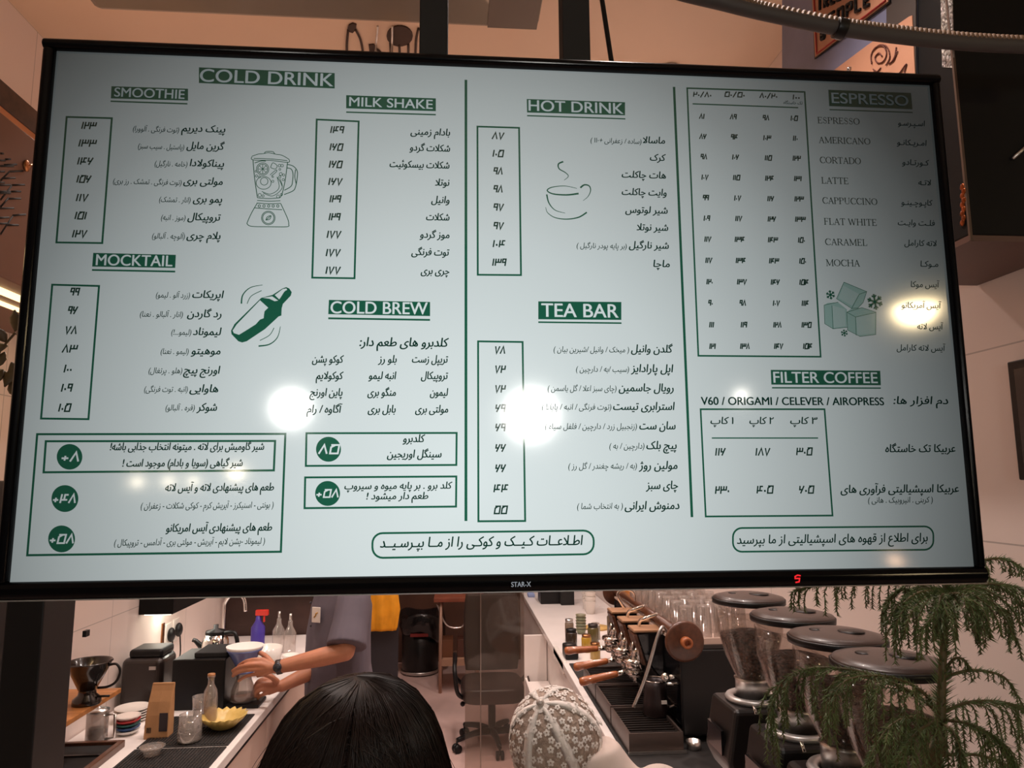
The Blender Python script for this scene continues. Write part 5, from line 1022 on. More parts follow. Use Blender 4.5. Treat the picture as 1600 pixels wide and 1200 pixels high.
# clutter on the far right worktop
t = thing('cup_box', 'black box standing on the far end of the right worktop', 'box', (.82, 6.1, .93)); MB().box(.70, .96, 6.0, 6.22, .93, 1.2).build('box_body', BLACK, t, bevel=.006); MB().box(.86, .97, 5.93, 6.0, .93, 1.08).build('front_flap', MATTEBLACK, t, bevel=.004)
for i in range(3):
    for k in range(4):
        tag(MB().lathe([(0, 0), (.03, 0), (.043, .09), (.045, .095), (.041, .092), (.028, .003), (0, .003)], (1.03 + .008 * i, 5.55 + .1 * i, .93 + k * .035), 20).build('paper_cup', CERAMIC), '%s white paper cup of the %s stack by the black box' % (('lowest', 'second', 'third', 'topmost')[k], ('nearest', 'middle', 'farthest')[i]), 'cup', 'white paper cup stacks')
tag(MB().box(.63, .69, 6.35, 6.45, .93, .96).build('blue_cloth', mat('pale_blue', S(150, 166, 210), .8), bevel=.008), 'pale blue folded cloth at the far worktop edge', 'cloth')
c = Vector((.835, 4.85, .93))
for k in range(6): tag(MB().lathe([(0, 0), (.024, 0), (.036, .03), (.034, .03), (.022, .003), (0, .003)], c + Vector((0, 0, k * .019)), 20).build('small_cup', mat('sage_%d' % k, S(120 + 8 * (k % 2), 122, 96), .4)), ('lowest', 'second', 'third', 'fourth', 'fifth', 'topmost')[k] + ' sage green cup of the stack on the far worktop', 'cup', 'stacked sage cups')
tag(MB().lathe([(0, .0), (.085, 0), (.09, .008), (.085, .014), (0, .014)], (.97, 5.0, .93), 32).build('round_board', mat('yellow_board', S(196, 158, 92), .5, var=.1)), 'round yellow wooden board on the far worktop', 'board')
for i, (x, y, r, h, cm, lb, nm) in enumerate(((.70, 4.42, .035, .12, S(56, 44, 34), 'dark glass jar at the worktop edge behind the handles', 'jar'), (.78, 4.35, .03, .10, S(188, 148, 52), 'yellow jar behind the far wooden handle', 'jar'), (.85, 4.5, .034, .13, S(96, 84, 48), 'olive jar between the yellow jar and the sage cups', 'jar'), (.93, 4.36, .032, .09, S(196, 120, 50), 'orange jar beside the coffee machine far end', 'jar'), (.72, 4.62, .028, .14, S(130, 112, 96), 'grey metal canister at the worktop edge', 'canister'), (.80, 4.18, .03, .09, S(176, 140, 60), 'mustard jar nearest the coffee machine', 'jar'), (1.0, 4.55, .05, .2, S(110, 92, 76), 'tall taupe canister against the right wall', 'canister'), (.90, 4.68, .03, .1, S(160, 150, 130), 'pale canister beside the sage cups', 'canister'))):
    t = thing(nm, lb, nm, (x, y, .93)); MB().lathe([(0, 0), (r, 0), (r, h * .8), (r * .85, h * .86), (0, h * .86)], (x, y, .93), 22).build('body', mat('jar_body_%d' % i, cm, .25, coat=.3), t); MB().cyl((x, y, .93 + h * .86), (x, y, .93 + h), r * .9, 20).build('lid', (BLACK, BRASS, DARKSTEEL, BLACK, STEEL, BRASS, STEEL, CHROME)[i], t)
t = thing('knock_box', 'small black knock box at the worktop edge', 'box', (.66, 4.25, .937)); MB().box(.625, .70, 4.16, 4.30, .93, 1.0).build('box_body', BLACK, t, bevel=.01); MB().tube([(.63, 4.23, .995), (.695, 4.23, .995)], .012).build('knock_bar', DARKSTEEL, t)
for i, (px, py, lb) in enumerate(((1084, 1170, 'small steel dosing cup on the dark worktop before the grinder'), (1088, 1146, 'steel tamper on the dark worktop before the grinder'))):
    p = atZ(px, py, .937)
    t = thing('dosing_cup' if i == 0 else 'steel_tamper', lb, 'cup' if i == 0 else 'tamper', p)
    if i == 0: MB().lathe([(0, 0), (.026, 0), (.028, .03), (.026, .03), (.023, .004), (0, .004)], p, 22).build('cup_wall', STEEL, t)
    else: MB().lathe([(0, 0), (.028, 0), (.028, .014), (.01, .022), (.008, .03)], p, 22).build('tamper_base', STEEL, t); MB().lathe([(.008, .03), (.014, .05), (.013, .075), (0, .082)], p, 18).build('knob', BLACK, t)

# ================================================================ pine plant
NEEDLE = mat('pine_green', S(84, 100, 56), .55, var=.4, scale=25); TWIG = mat('pine_stem', S(84, 72, 44), .6, var=.2, scale=30)
c = Vector((atY(1472, 1000, 1.06).x, 1.06, 0))
pine = thing('norfolk_pine', 'tall potted pine with drooping needle branches under the right corner of the television', 'plant', c)
MB().lathe([(0, 0), (.07, 0), (.082, .24), (.086, .25), (.078, .25), (.075, .22), (0, .22)], c, 32).build('pot', mat('pot_clay', S(90, 66, 54), .7), pine)
MB().cyl(c + Vector((0, 0, .2)), c + Vector((0, 0, .225)), .0745).build('soil', mat('soil', S(40, 28, 22), .9, var=.3, scale=40, bump=.6), pine)
tr = [c + Vector((0, 0, .2)), atY(1468, 1300, 1.06), atY(1470, 1180, 1.06), atY(1471, 1080, 1.06), atY(1476, 980, 1.06), atY(1479, 910, 1.06), atY(1480, 880, 1.06)]
def needles(mb, path, L=.013, step=.0022, w=.0009, droop=.3):
    for i in range(len(path) - 1):
        seg = path[i + 1] - path[i]; n = max(1, int(seg.length / step)); d = seg.normalized() if seg.length > 1e-6 else Vector((0, 0, -1))
        x, y, _ = frame(d)
        for k in range(n):
            p = path[i] + seg * (k / n); a = random.uniform(0, 2 * PI); r = x * math.cos(a) + y * math.sin(a)
            t_ = (r * .9 + d * .75).normalized() * (L * random.uniform(.7, 1.15)); s = t_.cross(d).normalized() * w; u = d * w
            mb.add([p - s - u, p + s - u, p + u * 1.3, p + t_], [(0, 1, 3), (1, 2, 3), (2, 0, 3)])
m_ = MB().tube(crom(tr, 4), [.011 - .0004 * i for i in range(25)], 10); m_.build('trunk', TWIG, pine)
m_ = MB(); needles(m_, crom(tr[1:], 3), .026, .0006, .0011); m_.build('trunk_needles', NEEDLE, pine, fix=False)
def branch(pts, yy, hang, nb, L=.011, side=None, start=.12, step=.0016):
    """main stem through photo-measured points, with hanging branchlets of length hang"""
    ys = yy if hasattr(yy, '__len__') else [yy] * len(pts)
    path = crom([atY(x, y, Y) for (x, y), Y in zip(pts, ys)], 6)
    mb = MB(); needles(mb, path, L, step); st = MB().tube(path, [.0028 - .0018 * i / (len(path) - 1) for i in range(len(path))], 6)
    for k in range(nb):
        u = start + (1 - start) * (k + random.random() * .6) / nb; f = u * (len(path) - 1); i = min(int(f), len(path) - 2); p = path[i].lerp(path[i + 1], f - i); d = (path[i + 1] - path[i]).normalized()
        h = hang * random.uniform(.6, 1.15) * (1 - .45 * u); sd = Vector((random.uniform(-.5, .5), random.uniform(-.7, .7), 0)) if side is None else Vector(side) + Vector((random.uniform(-.3, .3), random.uniform(-.5, .5), 0))
        q = [p, p + (d * .35 + sd * .35 + Vector((0, 0, -.15))) * h, p + (d * .45 + sd * .5 + Vector((0, 0, -.6))) * h, p + (d * .45 + sd * .52 + Vector((0, 0, -1.05))) * h]
        q = crom(q, 3); needles(mb, q, L * .8, step * .9); st.tube(q, .0009, 4)
    b = mb.build('branch', NEEDLE, pine, fix=False); st.build('stem', TWIG, b)
BR = [
 ([(1478, 930), (1420, 908), (1350, 905), (1290, 912), (1240, 922)], [1.06, 1.10, 1.14, 1.17, 1.19], .06, 26),
 ([(1478, 925), (1440, 925), (1410, 945), (1396, 980)], [1.06, 1.02, 1.0, .99], .065, 22),
 ([(1478, 930), (1470, 930), (1465, 950), (1440, 985)], [1.06, .99, .97, .96], .06, 20),
 ([(1478, 930), (1500, 928), (1520, 945), (1530, 975)], [1.06, .99, .975, .965], .05, 20),
 ([(1478, 935), (1530, 935), (1570, 955), (1584, 995)], [1.06, 1.08, 1.1, 1.1], .045, 20),
 ([(1479, 925), (1540, 912), (1590, 918), (1625, 940)], [1.06, 1.06, 1.05, 1.05], .07, 22),
 ([(1480, 905), (1530, 878), (1570, 873), (1598, 888)], [1.06, 1.07, 1.08, 1.08], .035, 18),
 ([(1479, 915), (1520, 900), (1550, 905), (1562, 920)], [1.06, 1.10, 1.12, 1.13], .03, 12),
 ([(1475, 935), (1450, 920), (1400, 925), (1380, 950)], [1.06, 1.12, 1.18, 1.2], .06, 18),
 ([(1474, 1050), (1490, 1030), (1505, 1030), (1517, 1045)], [1.06, 1.05, 1.04, 1.04], .02, 8),
 ([(1475, 1058), (1520, 1047), (1565, 1056), (1585, 1080), (1603, 1110)], [1.06, 1.07, 1.08, 1.08, 1.08], .022, 14),
 ([(1470, 1118), (1430, 1085), (1370, 1056), (1310, 1044), (1255, 1046), (1220, 1068), (1203, 1110)], [1.06, 1.07, 1.09, 1.11, 1.13, 1.14, 1.14], .10, 40),
 ([(1470, 1118), (1440, 1080), (1390, 1058), (1330, 1060), (1290, 1090)], [1.06, 1.02, .99, .98, .98], .11, 20),
 ([(1471, 1115), (1510, 1098), (1560, 1096), (1610, 1110), (1640, 1130)], [1.06, 1.06, 1.07, 1.07, 1.07], .09, 26),
 ([(1471, 1125), (1510, 1130), (1550, 1150), (1585, 1195)], [1.06, 1.02, 1.0, .99], .06, 22),
 ([(1470, 1130), (1490, 1145), (1500, 1175), (1500, 1215)], [1.06, 1.0, .98, .97], .05, 18),
 ([(1470, 1125), (1445, 1135), (1415, 1165), (1395, 1210)], [1.06, 1.0, .98, .97], .08, 26),
 ([(1470, 1135), (1430, 1120), (1390, 1135), (1360, 1180)], [1.06, 1.03, 1.0, .99], .08, 26),
 ([(1470, 1180), (1530, 1180), (1580, 1200), (1610, 1240)], [1.06, 1.1, 1.12, 1.12], .06, 16)]
for a in BR: branch(*a)
# the full upper whorl: arching fronds radiating from the trunk top
for i, (ex, ey, Y, sx_, sy_) in enumerate(((1389, 975, 1.0, 1440, 925), (1398, 988, .985, 1445, 928), (1412, 998, .975, 1450, 930), (1428, 1004, .97, 1455, 932), (1447, 1012, .97, 1462, 938), (1462, 1000, 1.0, 1468, 940), (1512, 985, .97, 1490, 935), (1532, 992, .975, 1500, 930), (1548, 1000, .98, 1508, 930), (1566, 996, 1.0, 1515, 926), (1584, 1000, 1.02, 1522, 922), (1598, 988, 1.04, 1530, 918), (1410, 955, 1.12, 1445, 915), (1380, 960, 1.14, 1430, 912), (1560, 960, 1.12, 1515, 915), (1600, 960, 1.1, 1540, 912), (1496, 1000, .98, 1485, 940), (1476, 995, .97, 1476, 940))):
    path = crom([atY(1478, 925, 1.06), atY(sx_, sy_, (Y + 1.06) / 2), atY((sx_ + ex) / 2 + (ex - sx_) * .2, (sy_ + ey) / 2 - 6, Y), atY(ex, ey, Y)], 6)
    mb = MB(); needles(mb, path, .0115, .0009); b = mb.build('branch', NEEDLE, pine, fix=False); MB().tube(path, .0013, 5).build('stem', TWIG, b)

# ================================================================ people
def limb(mb, pts, rad, n=14, k=5): 
    P_ = crom(pts, k); m = len(rad) - 1; R = []
    for i in range(len(P_)):
        f = i / k; j = min(int(f), m - 1); R.append(rad[j] + (rad[j + 1] - rad[j]) * (f - j))
    mb.tube(P_, R, n); mb.ball(P_[0], rad[0], 10, 8); mb.ball(P_[-1], rad[-1], 10, 8)
def finish(o, vox, smooth=4):
    k = o.modifiers.new('r', 'REMESH'); k.mode = 'VOXEL'; k.voxel_size = vox; k.use_smooth_shade = True
    k = o.modifiers.new('s', 'SMOOTH'); k.factor = .5; k.iterations = smooth
    return o
def oval(c, a, b, L, F, n=28, wob=0.0, ph=0.0): return [c + L * (a * math.cos(t)) + F * (b * math.sin(t)) * 1.0 + (L * math.cos(t) + F * math.sin(t)) * (wob * math.sin(5 * t + ph)) for t in [2 * PI * k / n for k in range(n)]]
def head(mb, c, F, L, r=.092):
    """skull, jaw, nose, lips, ears around centre c; F is the facing direction, L the person's left"""
    U = L.cross(F) * -1 if L.cross(F).z < 0 else L.cross(F); B = Matrix((L, F, U)).transposed()
    mb.ball(c, (r * .84, r * 1.04, r * 1.12), 22, 16, B); mb.ball(c + B @ Vector((0, r * .30, -r * .72)), (r * .60, r * .66, r * .52), 18, 12, B)
    mb.tube([c + B @ Vector((0, r * 1.0, r * .12)), c + B @ Vector((0, r * 1.18, -r * .22)), c + B @ Vector((0, r * 1.02, -r * .30))], [r * .09, r * .15, r * .12], 10)
    mb.ball(c + B @ Vector((0, r * .93, -r * .58)), (r * .26, r * .09, r * .055), 12, 8, B); mb.ball(c + B @ Vector((0, r * .91, -r * .68)), (r * .22, r * .09, r * .06), 12, 8, B)
    for s in (-1, 1):
        mb.ball(c + B @ Vector((s * r * .88, -r * .05, -r * .12)), (r * .10, r * .22, r * .33), 12, 8, B); mb.ball(c + B @ Vector((s * r * .36, r * .86, r * .22)), (r * .26, r * .12, r * .07), 10, 6, B)
    return B
def eyes(t, c, B, r=.092):
    for s in (-1, 1):
        e = MB().ball(c + B @ Vector((s * r * .36, r * .90, r * .08)), r * .13, 12, 8).build('eye', mat('eye_white', S(226, 214, 204), .3), t)
        MB().ball(c + B @ Vector((s * r * .36, r * .99, r * .08)), r * .07, 10, 6).build('iris', mat('iris', S(40, 26, 18), .2), e)
Z = Vector((0, 0, 1))
def hand(mb, wrist, knuckles, tips, thumb, r=.0098):
    """palm from the wrist to four knuckles, four bent fingers, and a thumb"""
    mid = sum(knuckles, Vector()) / 4
    for kx, w in zip(knuckles, (.013, .0135, .013, .012)): mb.tube([wrist, wrist.lerp(kx, .5), kx], [.019, .016, w], 10)
    mb.ball(wrist.lerp(mid, .55), .022, 12, 8)
    for i, (kx, q) in enumerate(zip(knuckles, tips)):
        P_ = crom([kx] + list(q), 4); n = len(P_); mb.tube(P_, [r * (1.12 - .28 * j / (n - 1)) * (1, 1.04, 1, .86)[i] for j in range(n)], 10); mb.ball(P_[-1], r * .86 * (1, 1.04, 1, .86)[i], 8, 6); mb.ball(kx, r * 1.25, 10, 8)
    P_ = crom(thumb, 4); mb.tube(P_, [.0145 - .0055 * j / (len(P_) - 1) for j in range(len(P_))], 10); mb.ball(P_[-1], .009, 8, 6)
# ---- barista
Fb = Vector((-.88, -.47, 0)).normalized(); Lb = Vector((.47, -.88, 0)).normalized(); Cb = Vector((-.575, 3.72, 0))
bt_ = thing('person', 'barista in a grey-blue short-sleeved shirt pouring coffee at the left worktop', 'person', Cb)
b = MB(); hc = Cb + Fb * .05 + Z * 1.655
Bb = head(b, hc, Fb, Lb, .094)
limb(b, [Cb + Z * 1.42, Cb + Fb * .01 + Z * 1.50, hc - Z * .04], [.075, .058, .06])
b.rings([oval(Cb + Z * z, a, d, Lb, Fb, 24) for z, a, d in ((.86, .15, .10), (1.0, .155, .11), (1.1, .145, .10), (1.3, .165, .11), (1.40, .17, .095), (1.46, .10, .07))])
sL = Cb + Lb * .185 + Z * 1.405; sR = Cb - Lb * .185 + Z * 1.405; eR = atY(528, 1030, 3.70); wR = atY(440, 1072, 3.58); eL = atY(540, 1018, 3.42); wL = atY(432, 1043, 3.41)
limb(b, [sL, sL.lerp(eL, .5), eL], [.052, .048, .042]); limb(b, [eL, eL.lerp(wL, .35), wL], [.042, .042, .027])
kn = [atY(409, 1031, 3.405), atY(405, 1038, 3.39), atY(404, 1045.5, 3.39), atY(408, 1053, 3.40)]
tp = [[atY(396, 1031, 3.40), atY(383, 1034, 3.42), atY(373, 1040, 3.455)], [atY(390, 1039, 3.385), atY(375, 1042, 3.405), atY(364, 1048, 3.445)], [atY(389, 1046.5, 3.385), atY(374, 1050, 3.405), atY(364, 1056, 3.445)], [atY(395, 1054, 3.395), atY(382, 1058, 3.41), atY(373, 1064, 3.445)]]
hand(b, wL, kn, tp, [atY(427, 1040, 3.43), atY(417, 1027, 3.46), atY(406, 1020, 3.50), atY(397, 1018, 3.53)])
sR = Cb - Lb * .185 + Z * 1.405
limb(b, [sR, sR.lerp(eR, .5), eR], [.052, .047, .041]); limb(b, [eR, eR.lerp(wR, .4), wR], [.041, .04, .027])
kn = [atY(420, 1062, 3.56), atY(417, 1069, 3.54), atY(417, 1076, 3.54), atY(421, 1082, 3.55)]
tp = [[atY(409, 1062, 3.54), atY(402, 1066, 3.53), atY(398, 1073, 3.53)], [atY(406, 1070, 3.52), atY(399, 1075, 3.52), atY(396, 1081, 3.52)], [atY(407, 1078, 3.52), atY(401, 1083, 3.52), atY(398, 1088, 3.52)], [atY(412, 1085, 3.53), atY(406, 1088, 3.53), atY(403, 1092, 3.53)]]
hand(b, wR, kn, tp, [atY(434, 1066, 3.55), atY(423, 1057, 3.52), atY(411, 1054, 3.51), atY(403, 1056, 3.51)])
for s in (-1, 1):
    hp_ = Cb + Lb * (s * .095) + Z * .90; an = Cb + Lb * (s * .12) + Fb * .0 + Z * .08
    limb(b, [hp_, hp_.lerp(an, .5) + Fb * .02, an], [.085, .058, .038]); limb(b, [an - Fb * .03 - Z * .035, an + Fb * .16 - Z * .045], [.036, .032], 12)
finish(b.build('body', SKIN, bt_), .0045, 3); eyes(bt_, hc, Bb, .094)
h = MB(); h.ball(hc + Z * .022 - Fb * .012, (.087, .098, .098), 24, 16, Bb); ho = h.build('hair', mat('black_hair', S(24, 18, 16), .4, bump=.3, scale=80, stretch=(1, 1, 8)), bt_)
bm = bmesh.new(); bm.from_mesh(ho.data); o_ = off(ho)
bmesh.ops.delete(bm, geom=[v for v in bm.verts if (v.co + o_ - hc).dot(Fb) > .05 and (v.co + o_ - hc).z < .055 or (v.co + o_ - hc).z < -.05], context='VERTS'); bm.to_mesh(ho.data); bm.free()
SHIRT = mat('slate_shirt', S(96, 88, 98), .85, var=.08, scale=10, bump=.1)
s_ = MB()
s_.rings([oval(Cb + Z * z + Fb * f, a, d, Lb, Fb, 36, w, z * 9) for z, a, d, w, f in ((.80, .225, .165, .012, 0), (.90, .225, .165, .010, 0), (1.05, .21, .155, .007, .01), (1.2, .205, .15, .004, .01), (1.34, .205, .14, .002, 0), (1.42, .19, .115, 0, 0), (1.465, .13, .09, 0, 0), (1.49, .075, .07, 0, 0))])
for sh, el_ in ((sL, eL), (sR, eR)):
    d = el_ - sh; s_.tube([sh - d * .12, sh + d * .15, sh + d * .5, sh + d * .82, sh + d * .92], [.072, .082, .084, .092, .094], 20)
finish(s_.build('shirt', SHIRT, bt_), .007, 5)
m_ = MB()
for s in (-1, 1): m_.prism([Cb + Fb * .085 + Lb * (s * .005) + Z * 1.46, Cb + Fb * .10 + Lb * (s * .055) + Z * 1.43, Cb + Fb * .06 + Lb * (s * .075) + Z * 1.50, Cb + Fb * .05 + Lb * (s * .05) + Z * 1.515], Fb * .006)
m_.build('collar', SHIRT, bt_, bevel=.002)
bp_ = Cb + Fb * .152 + Lb * .085 + Z * 1.315
bd2 = MB(); nb = (Fb * .8 + Lb * .6).normalized(); tb = Z.cross(nb).normalized()
bd2.prism([bp_ + nb * .004 + tb * sx + Z * sz for sx, sz in ((-.024, -.036), (.024, -.036), (.024, .036), (-.024, .036))], nb * .004); g = bd2.build('name_badge', CERAMIC, bt_, bevel=.003)
MB().tube([bp_ + nb * .009 + tb * u + Z * v for u, v in ((-.01, -.012), (.0, -.002), (-.002, .004), (.01, .012))], .003, 6).build('badge_mark', mat('ochre_mark', S(190, 140, 50), .5), g)
m_ = MB()
for k in range(4): p = Cb + Fb * (.150 - .004 * k) + Z * (1.36 - .11 * k); m_.ball(p + Fb * .008, .006, 8, 6)
m_.build('shirt_button', mat('button', S(60, 54, 60), .4), bt_)
TROU = mat('dark_trousers', S(34, 32, 38), .85); m_ = MB(); m_.rings([oval(Cb + Z * z, a, d, Lb, Fb, 24) for z, a, d in ((.78, .19, .13), (.86, .185, .13), (.98, .17, .12))])
for s in (-1, 1): limb(m_, [Cb + Lb * (s * .095) + Z * .86, Cb + Lb * (s * .105) + Fb * .02 + Z * .48, Cb + Lb * (s * .12) + Z * .10], [.10, .078, .066], 18)
finish(m_.build('trousers', TROU, bt_), .008, 4)
m_ = MB()
for s in (-1, 1): a = Cb + Lb * (s * .12); limb(m_, [a - Fb * .05 + Z * .045, a + Fb * .05 + Z * .05, a + Fb * .18 + Z * .04], [.042, .046, .036], 14)
finish(m_.build('shoes', BLACK, bt_), .006, 3)
wd2 = (wL - eL).normalized(); wx, wy, wz = frame(wd2); pw = wL - wd2 * .012
w = MB().tube([pw - wd2 * .011, pw + wd2 * .011], .0325, 20).build('watch', mat('watch_strap', S(60, 52, 50), .4), bt_)
fc = pw + Vector((0, -.033, .006)); MB().lathe([(0, 0), (.019, 0), (.02, .004), (.018, .008), (0, .008)], fc, 24, Vector((0, -1, .2)).normalized()).build('watch_face', mat('watch_face', S(70, 72, 80), .2, .6), w)

# ---- two customers in front of the bar
def simple_body(t, base, F, L, sh_z, hip=.86, skin=SKIN, width=.17):
    b = MB(); C_ = Vector(base)
    b.rings([oval(C_ + Z * z, a, d, L, F, 24) for z, a, d in ((hip - .05, .155, .11), (hip + .1, .15, .10), (hip + .2, .135, .095), (sh_z - .12, width * .95, .105), (sh_z - .02, width * .92, .08), (sh_z + .03, .09, .065))])
    for s in (-1, 1):
        a = C_ + L * (s * width) + Z * (sh_z - .03); e = C_ + L * (s * (width + .05)) - F * .02 + Z * (sh_z - .30); w_ = C_ + L * (s * (width + .0)) + F * .13 + Z * (sh_z - .42)
        limb(b, [a, a.lerp(e, .5), e], [.046, .042, .036]); limb(b, [e, e.lerp(w_, .4), w_], [.036, .036, .024])
        kn = [w_ + F * .075 + L * (s * u) + Z * (.0) for u in (-.03, -.01, .01, .03)]
        hand(b, w_, kn, [[k_ + F * .03 - Z * .006, k_ + F * .05 - Z * .02, k_ + F * (.056 + .004 * i) - Z * .036] for i, k_ in enumerate(kn)], [w_ + F * .02 - L * (s * .02), w_ + F * .045 - L * (s * .045), w_ + F * .075 - L * (s * .055)], .008)
        h_ = C_ + L * (s * .09) + Z * hip; an = C_ + L * (s * .10) + Z * .07; limb(b, [h_, h_.lerp(an, .5) + F * .015, an], [.085, .056, .036]); limb(b, [an - F * .03 - Z * .03, an + F * .15 - Z * .04], [.034, .03], 12)
    return b
def clothes(t, base, F, L, sh_z, top_mat, hip=.86, width=.17, collar=.04):
    C_ = Vector(base); s_ = MB()
    s_.rings([oval(C_ + Z * z, a, d, L, F, 32, w, z * 7) for z, a, d, w in ((hip - .12, .205, .155, .01), (hip + .1, .19, .14, .006), (sh_z - .2, width + .025, .135, .003), (sh_z - .06, width + .02, .115, 0), (sh_z + .0, width * .85, .095, 0), (sh_z + .035, .10, .078, 0), (sh_z + .035 + collar, .075, .072, 0))])
    for s in (-1, 1):
        a = C_ + L * (s * width) + Z * (sh_z - .03); e = C_ + L * (s * (width + .05)) - F * .02 + Z * (sh_z - .30); w_ = C_ + L * width * s + F * .13 + Z * (sh_z - .42)
        s_.tube(crom([a - (e - a) * .1, a.lerp(e, .5), e, e.lerp(w_, .9)], 5), [.066] * 6 + [.06] * 5 + [.052] * 5, 18); s_.ball(a, .06, 14, 10)
    finish(s_.build('blouse', top_mat, t), .007, 5)
    m_ = MB(); m_.rings([oval(C_ + Z * z, a, d, L, F, 24) for z, a, d in ((hip - .14, .185, .135), (hip + .06, .17, .125))])
    for s in (-1, 1): limb(m_, [C_ + L * (s * .09) + Z * (hip - .05), C_ + L * (s * .095) + F * .015 + Z * .46, C_ + L * (s * .10) + Z * .09], [.098, .075, .06], 16)
    finish(m_.build('trousers', TROU, t), .009, 3)
    m_ = MB()
    for s in (-1, 1): a = C_ + L * (s * .10); limb(m_, [a - F * .05 + Z * .04, a + F * .05 + Z * .046, a + F * .16 + Z * .036], [.038, .042, .034], 12)
    finish(m_.build('shoes', BLACK, t), .006, 3)
# woman with long dark hair
F1 = Vector((.05, 1, 0)).normalized(); L1 = Vector((-1, .05, 0)).normalized(); h1 = Vector((-.142, 1.075, 1.557)); base1 = Vector((-.142, 1.05, 0))
t1 = thing('person', 'person with long dark centre-parted hair seen from behind, at the bar', 'person', base1)
b = simple_body(t1, base1, F1, L1, 1.33); B1 = head(b, h1, F1, L1, .088); limb(b, [base1 + Z * 1.33, base1 + Z * 1.41, h1 - Z * .05], [.07, .05, .054]); finish(b.build('body', SKIN, t1), .006, 3); eyes(t1, h1, B1, .088)
clothes(t1, base1, F1, L1, 1.33, mat('black_top', S(20, 18, 18), .85))
HAIR = mat('dark_brown_hair', S(32, 20, 16), .42, var=.3, scale=60, spec=0.35)
RH = [(1.6725, .012, .02, 0), (1.664, .045, .05, 0), (1.648, .070, .078, 0), (1.622, .092, .10, 0), (1.588, .110, .112, 0), (1.545, .127, .118, .0), (1.49, .145, .112, 0), (1.42, .156, .10, .0), (1.34, .162, .085, -.005), (1.24, .158, .07, -.01), (1.10, .14, .055, -.015)]
def hair_pt(z, phi, out=0.0):
    for i in range(len(RH) - 1):
        if RH[i][0] >= z >= RH[i + 1][0]:
            f = (RH[i][0] - z) / (RH[i][0] - RH[i + 1][0]); a = RH[i][1] + (RH[i + 1][1] - RH[i][1]) * f; b_ = RH[i][2] + (RH[i + 1][2] - RH[i][2]) * f; break
    else: a, b_ = RH[-1][1], RH[-1][2]
    return Vector((h1.x + .004 - (1.6 - z) * .06 + (a + out) * math.sin(phi), h1.y - .005 - (b_ + out) * math.cos(phi), z))
hb = MB().rings([[hair_pt(z, p, -.003) if z < 1.669 else hair_pt(z, p) for p in [2 * PI * k / 40 for k in range(40)]] for z in [1.6715, 1.666, 1.659, 1.648, 1.635, 1.622, 1.60, 1.588, 1.565, 1.54, 1.48, 1.42, 1.34, 1.24, 1.10]])
hob = hb.build('hair', mat('hair_shell', S(18, 11, 9), .9, var=.3, scale=60, spec=.05), t1)
bm = bmesh.new(); bm.from_mesh(hob.data); o_ = off(hob)                 # leave the face free
bmesh.ops.delete(bm, geom=[v for v in bm.verts if (v.co + o_).y > h1.y + .045 and (v.co + o_).z < 1.61], context='VERTS'); bm.to_mesh(hob.data); bm.free()
rnd = random.Random(3); st = MB()
def strand(z0, ph0, dphi, out, zend, w_ph, r, n=14):
    q = []
    if z0 > 1.671: q.append(Vector((h1.x - .001, h1.y - .005, 1.6735)))
    for k in range(n):
        u = k / (n - 1); z = z0 + (zend - z0) * (u ** 1.5); ph = ph0 + dphi * (1 - math.exp(-3.0 * u)) + .015 * math.sin(5 * u + w_ph)
        q.append(hair_pt(z, ph, out + .0035 * math.sin(PI * min(1, u * 2.5)) - (.004 if k == 0 else 0)))
    st.tube(q, [r * (.6 + .8 * math.sin(PI * min(1, .15 + k / n))) for k in range(len(q))], 3, False)
for i in range(4600):
    side = 1 if rnd.random() < .5 else -1; out = rnd.uniform(-.0015, .004) + (.006 if rnd.random() < .04 else 0); r = rnd.uniform(.0004, .0009); ze = rnd.uniform(1.12, 1.25)
    if rnd.random() < .42: strand(1.6718, side * rnd.uniform(.0, 3.1), side * rnd.uniform(.0, .35), out, ze, rnd.uniform(0, 6), r)
    else: strand(1.671 - .26 * rnd.random(), side * rnd.uniform(.0, .05), side * rnd.uniform(.15, 1.5), out, ze, rnd.uniform(0, 6), r)
for i in range(110):                                                    # flyaway strands at the sides and on the crown
    z0 = rnd.uniform(1.56, 1.665); s = 1 if i < 75 else -1; ph0 = s * rnd.uniform(.3, 1.3); q = []; ln = rnd.uniform(.08, .3); o0 = rnd.uniform(.006, .024)
    for k in range(11): u = k / 10; q.append(hair_pt(max(1.11, z0 - ln * u), ph0 + s * .35 * u, .002 + o0 * math.sin(PI * u * .8)))
    st.tube(q, .0004, 3, False)
st.build('hair_strands', HAIR, hob, fix=False)
# person in the lace cap
F2 = Vector((.34, .94, 0)).normalized(); L2 = Vector((-.94, .34, 0)).normalized(); base2 = Vector((.245, 1.46, 0)); LT = Vector((-.935, .33, -.12)).normalized(); h2 = Vector((.20, 1.465, 1.42))
t2 = thing('person', 'person in a white lace cap and white blouse seen from behind, beside the grinders', 'person', base2)
SKIN2 = mat('skin_warm', S(176, 112, 84), .5, var=.05, scale=30, sss=.1)
b = simple_body(t2, base2, F2, LT, 1.34, .82, SKIN2, .145)
ax = Vector((-.033, -.052, .082)).normalized()
B2 = head(b, h2, F2, L2, .088); limb(b, [base2 + Z * 1.30, base2 + Z * 1.36, h2 - Z * .03], [.075, .06, .062]); finish(b.build('body', SKIN2, t2), .005, 3); eyes(t2, h2, B2, .088)
BLOUSE = mat('white_blouse', S(226, 208, 198), .8, var=.06, scale=14, bump=.15)
clothes(t2, base2, F2, LT, 1.36, BLOUSE, .82, .155, .035)
X2, Y2, _ = frame(ax); CC = Vector((.198, 1.462, 1.437)); RX = (.088, .094, .112)
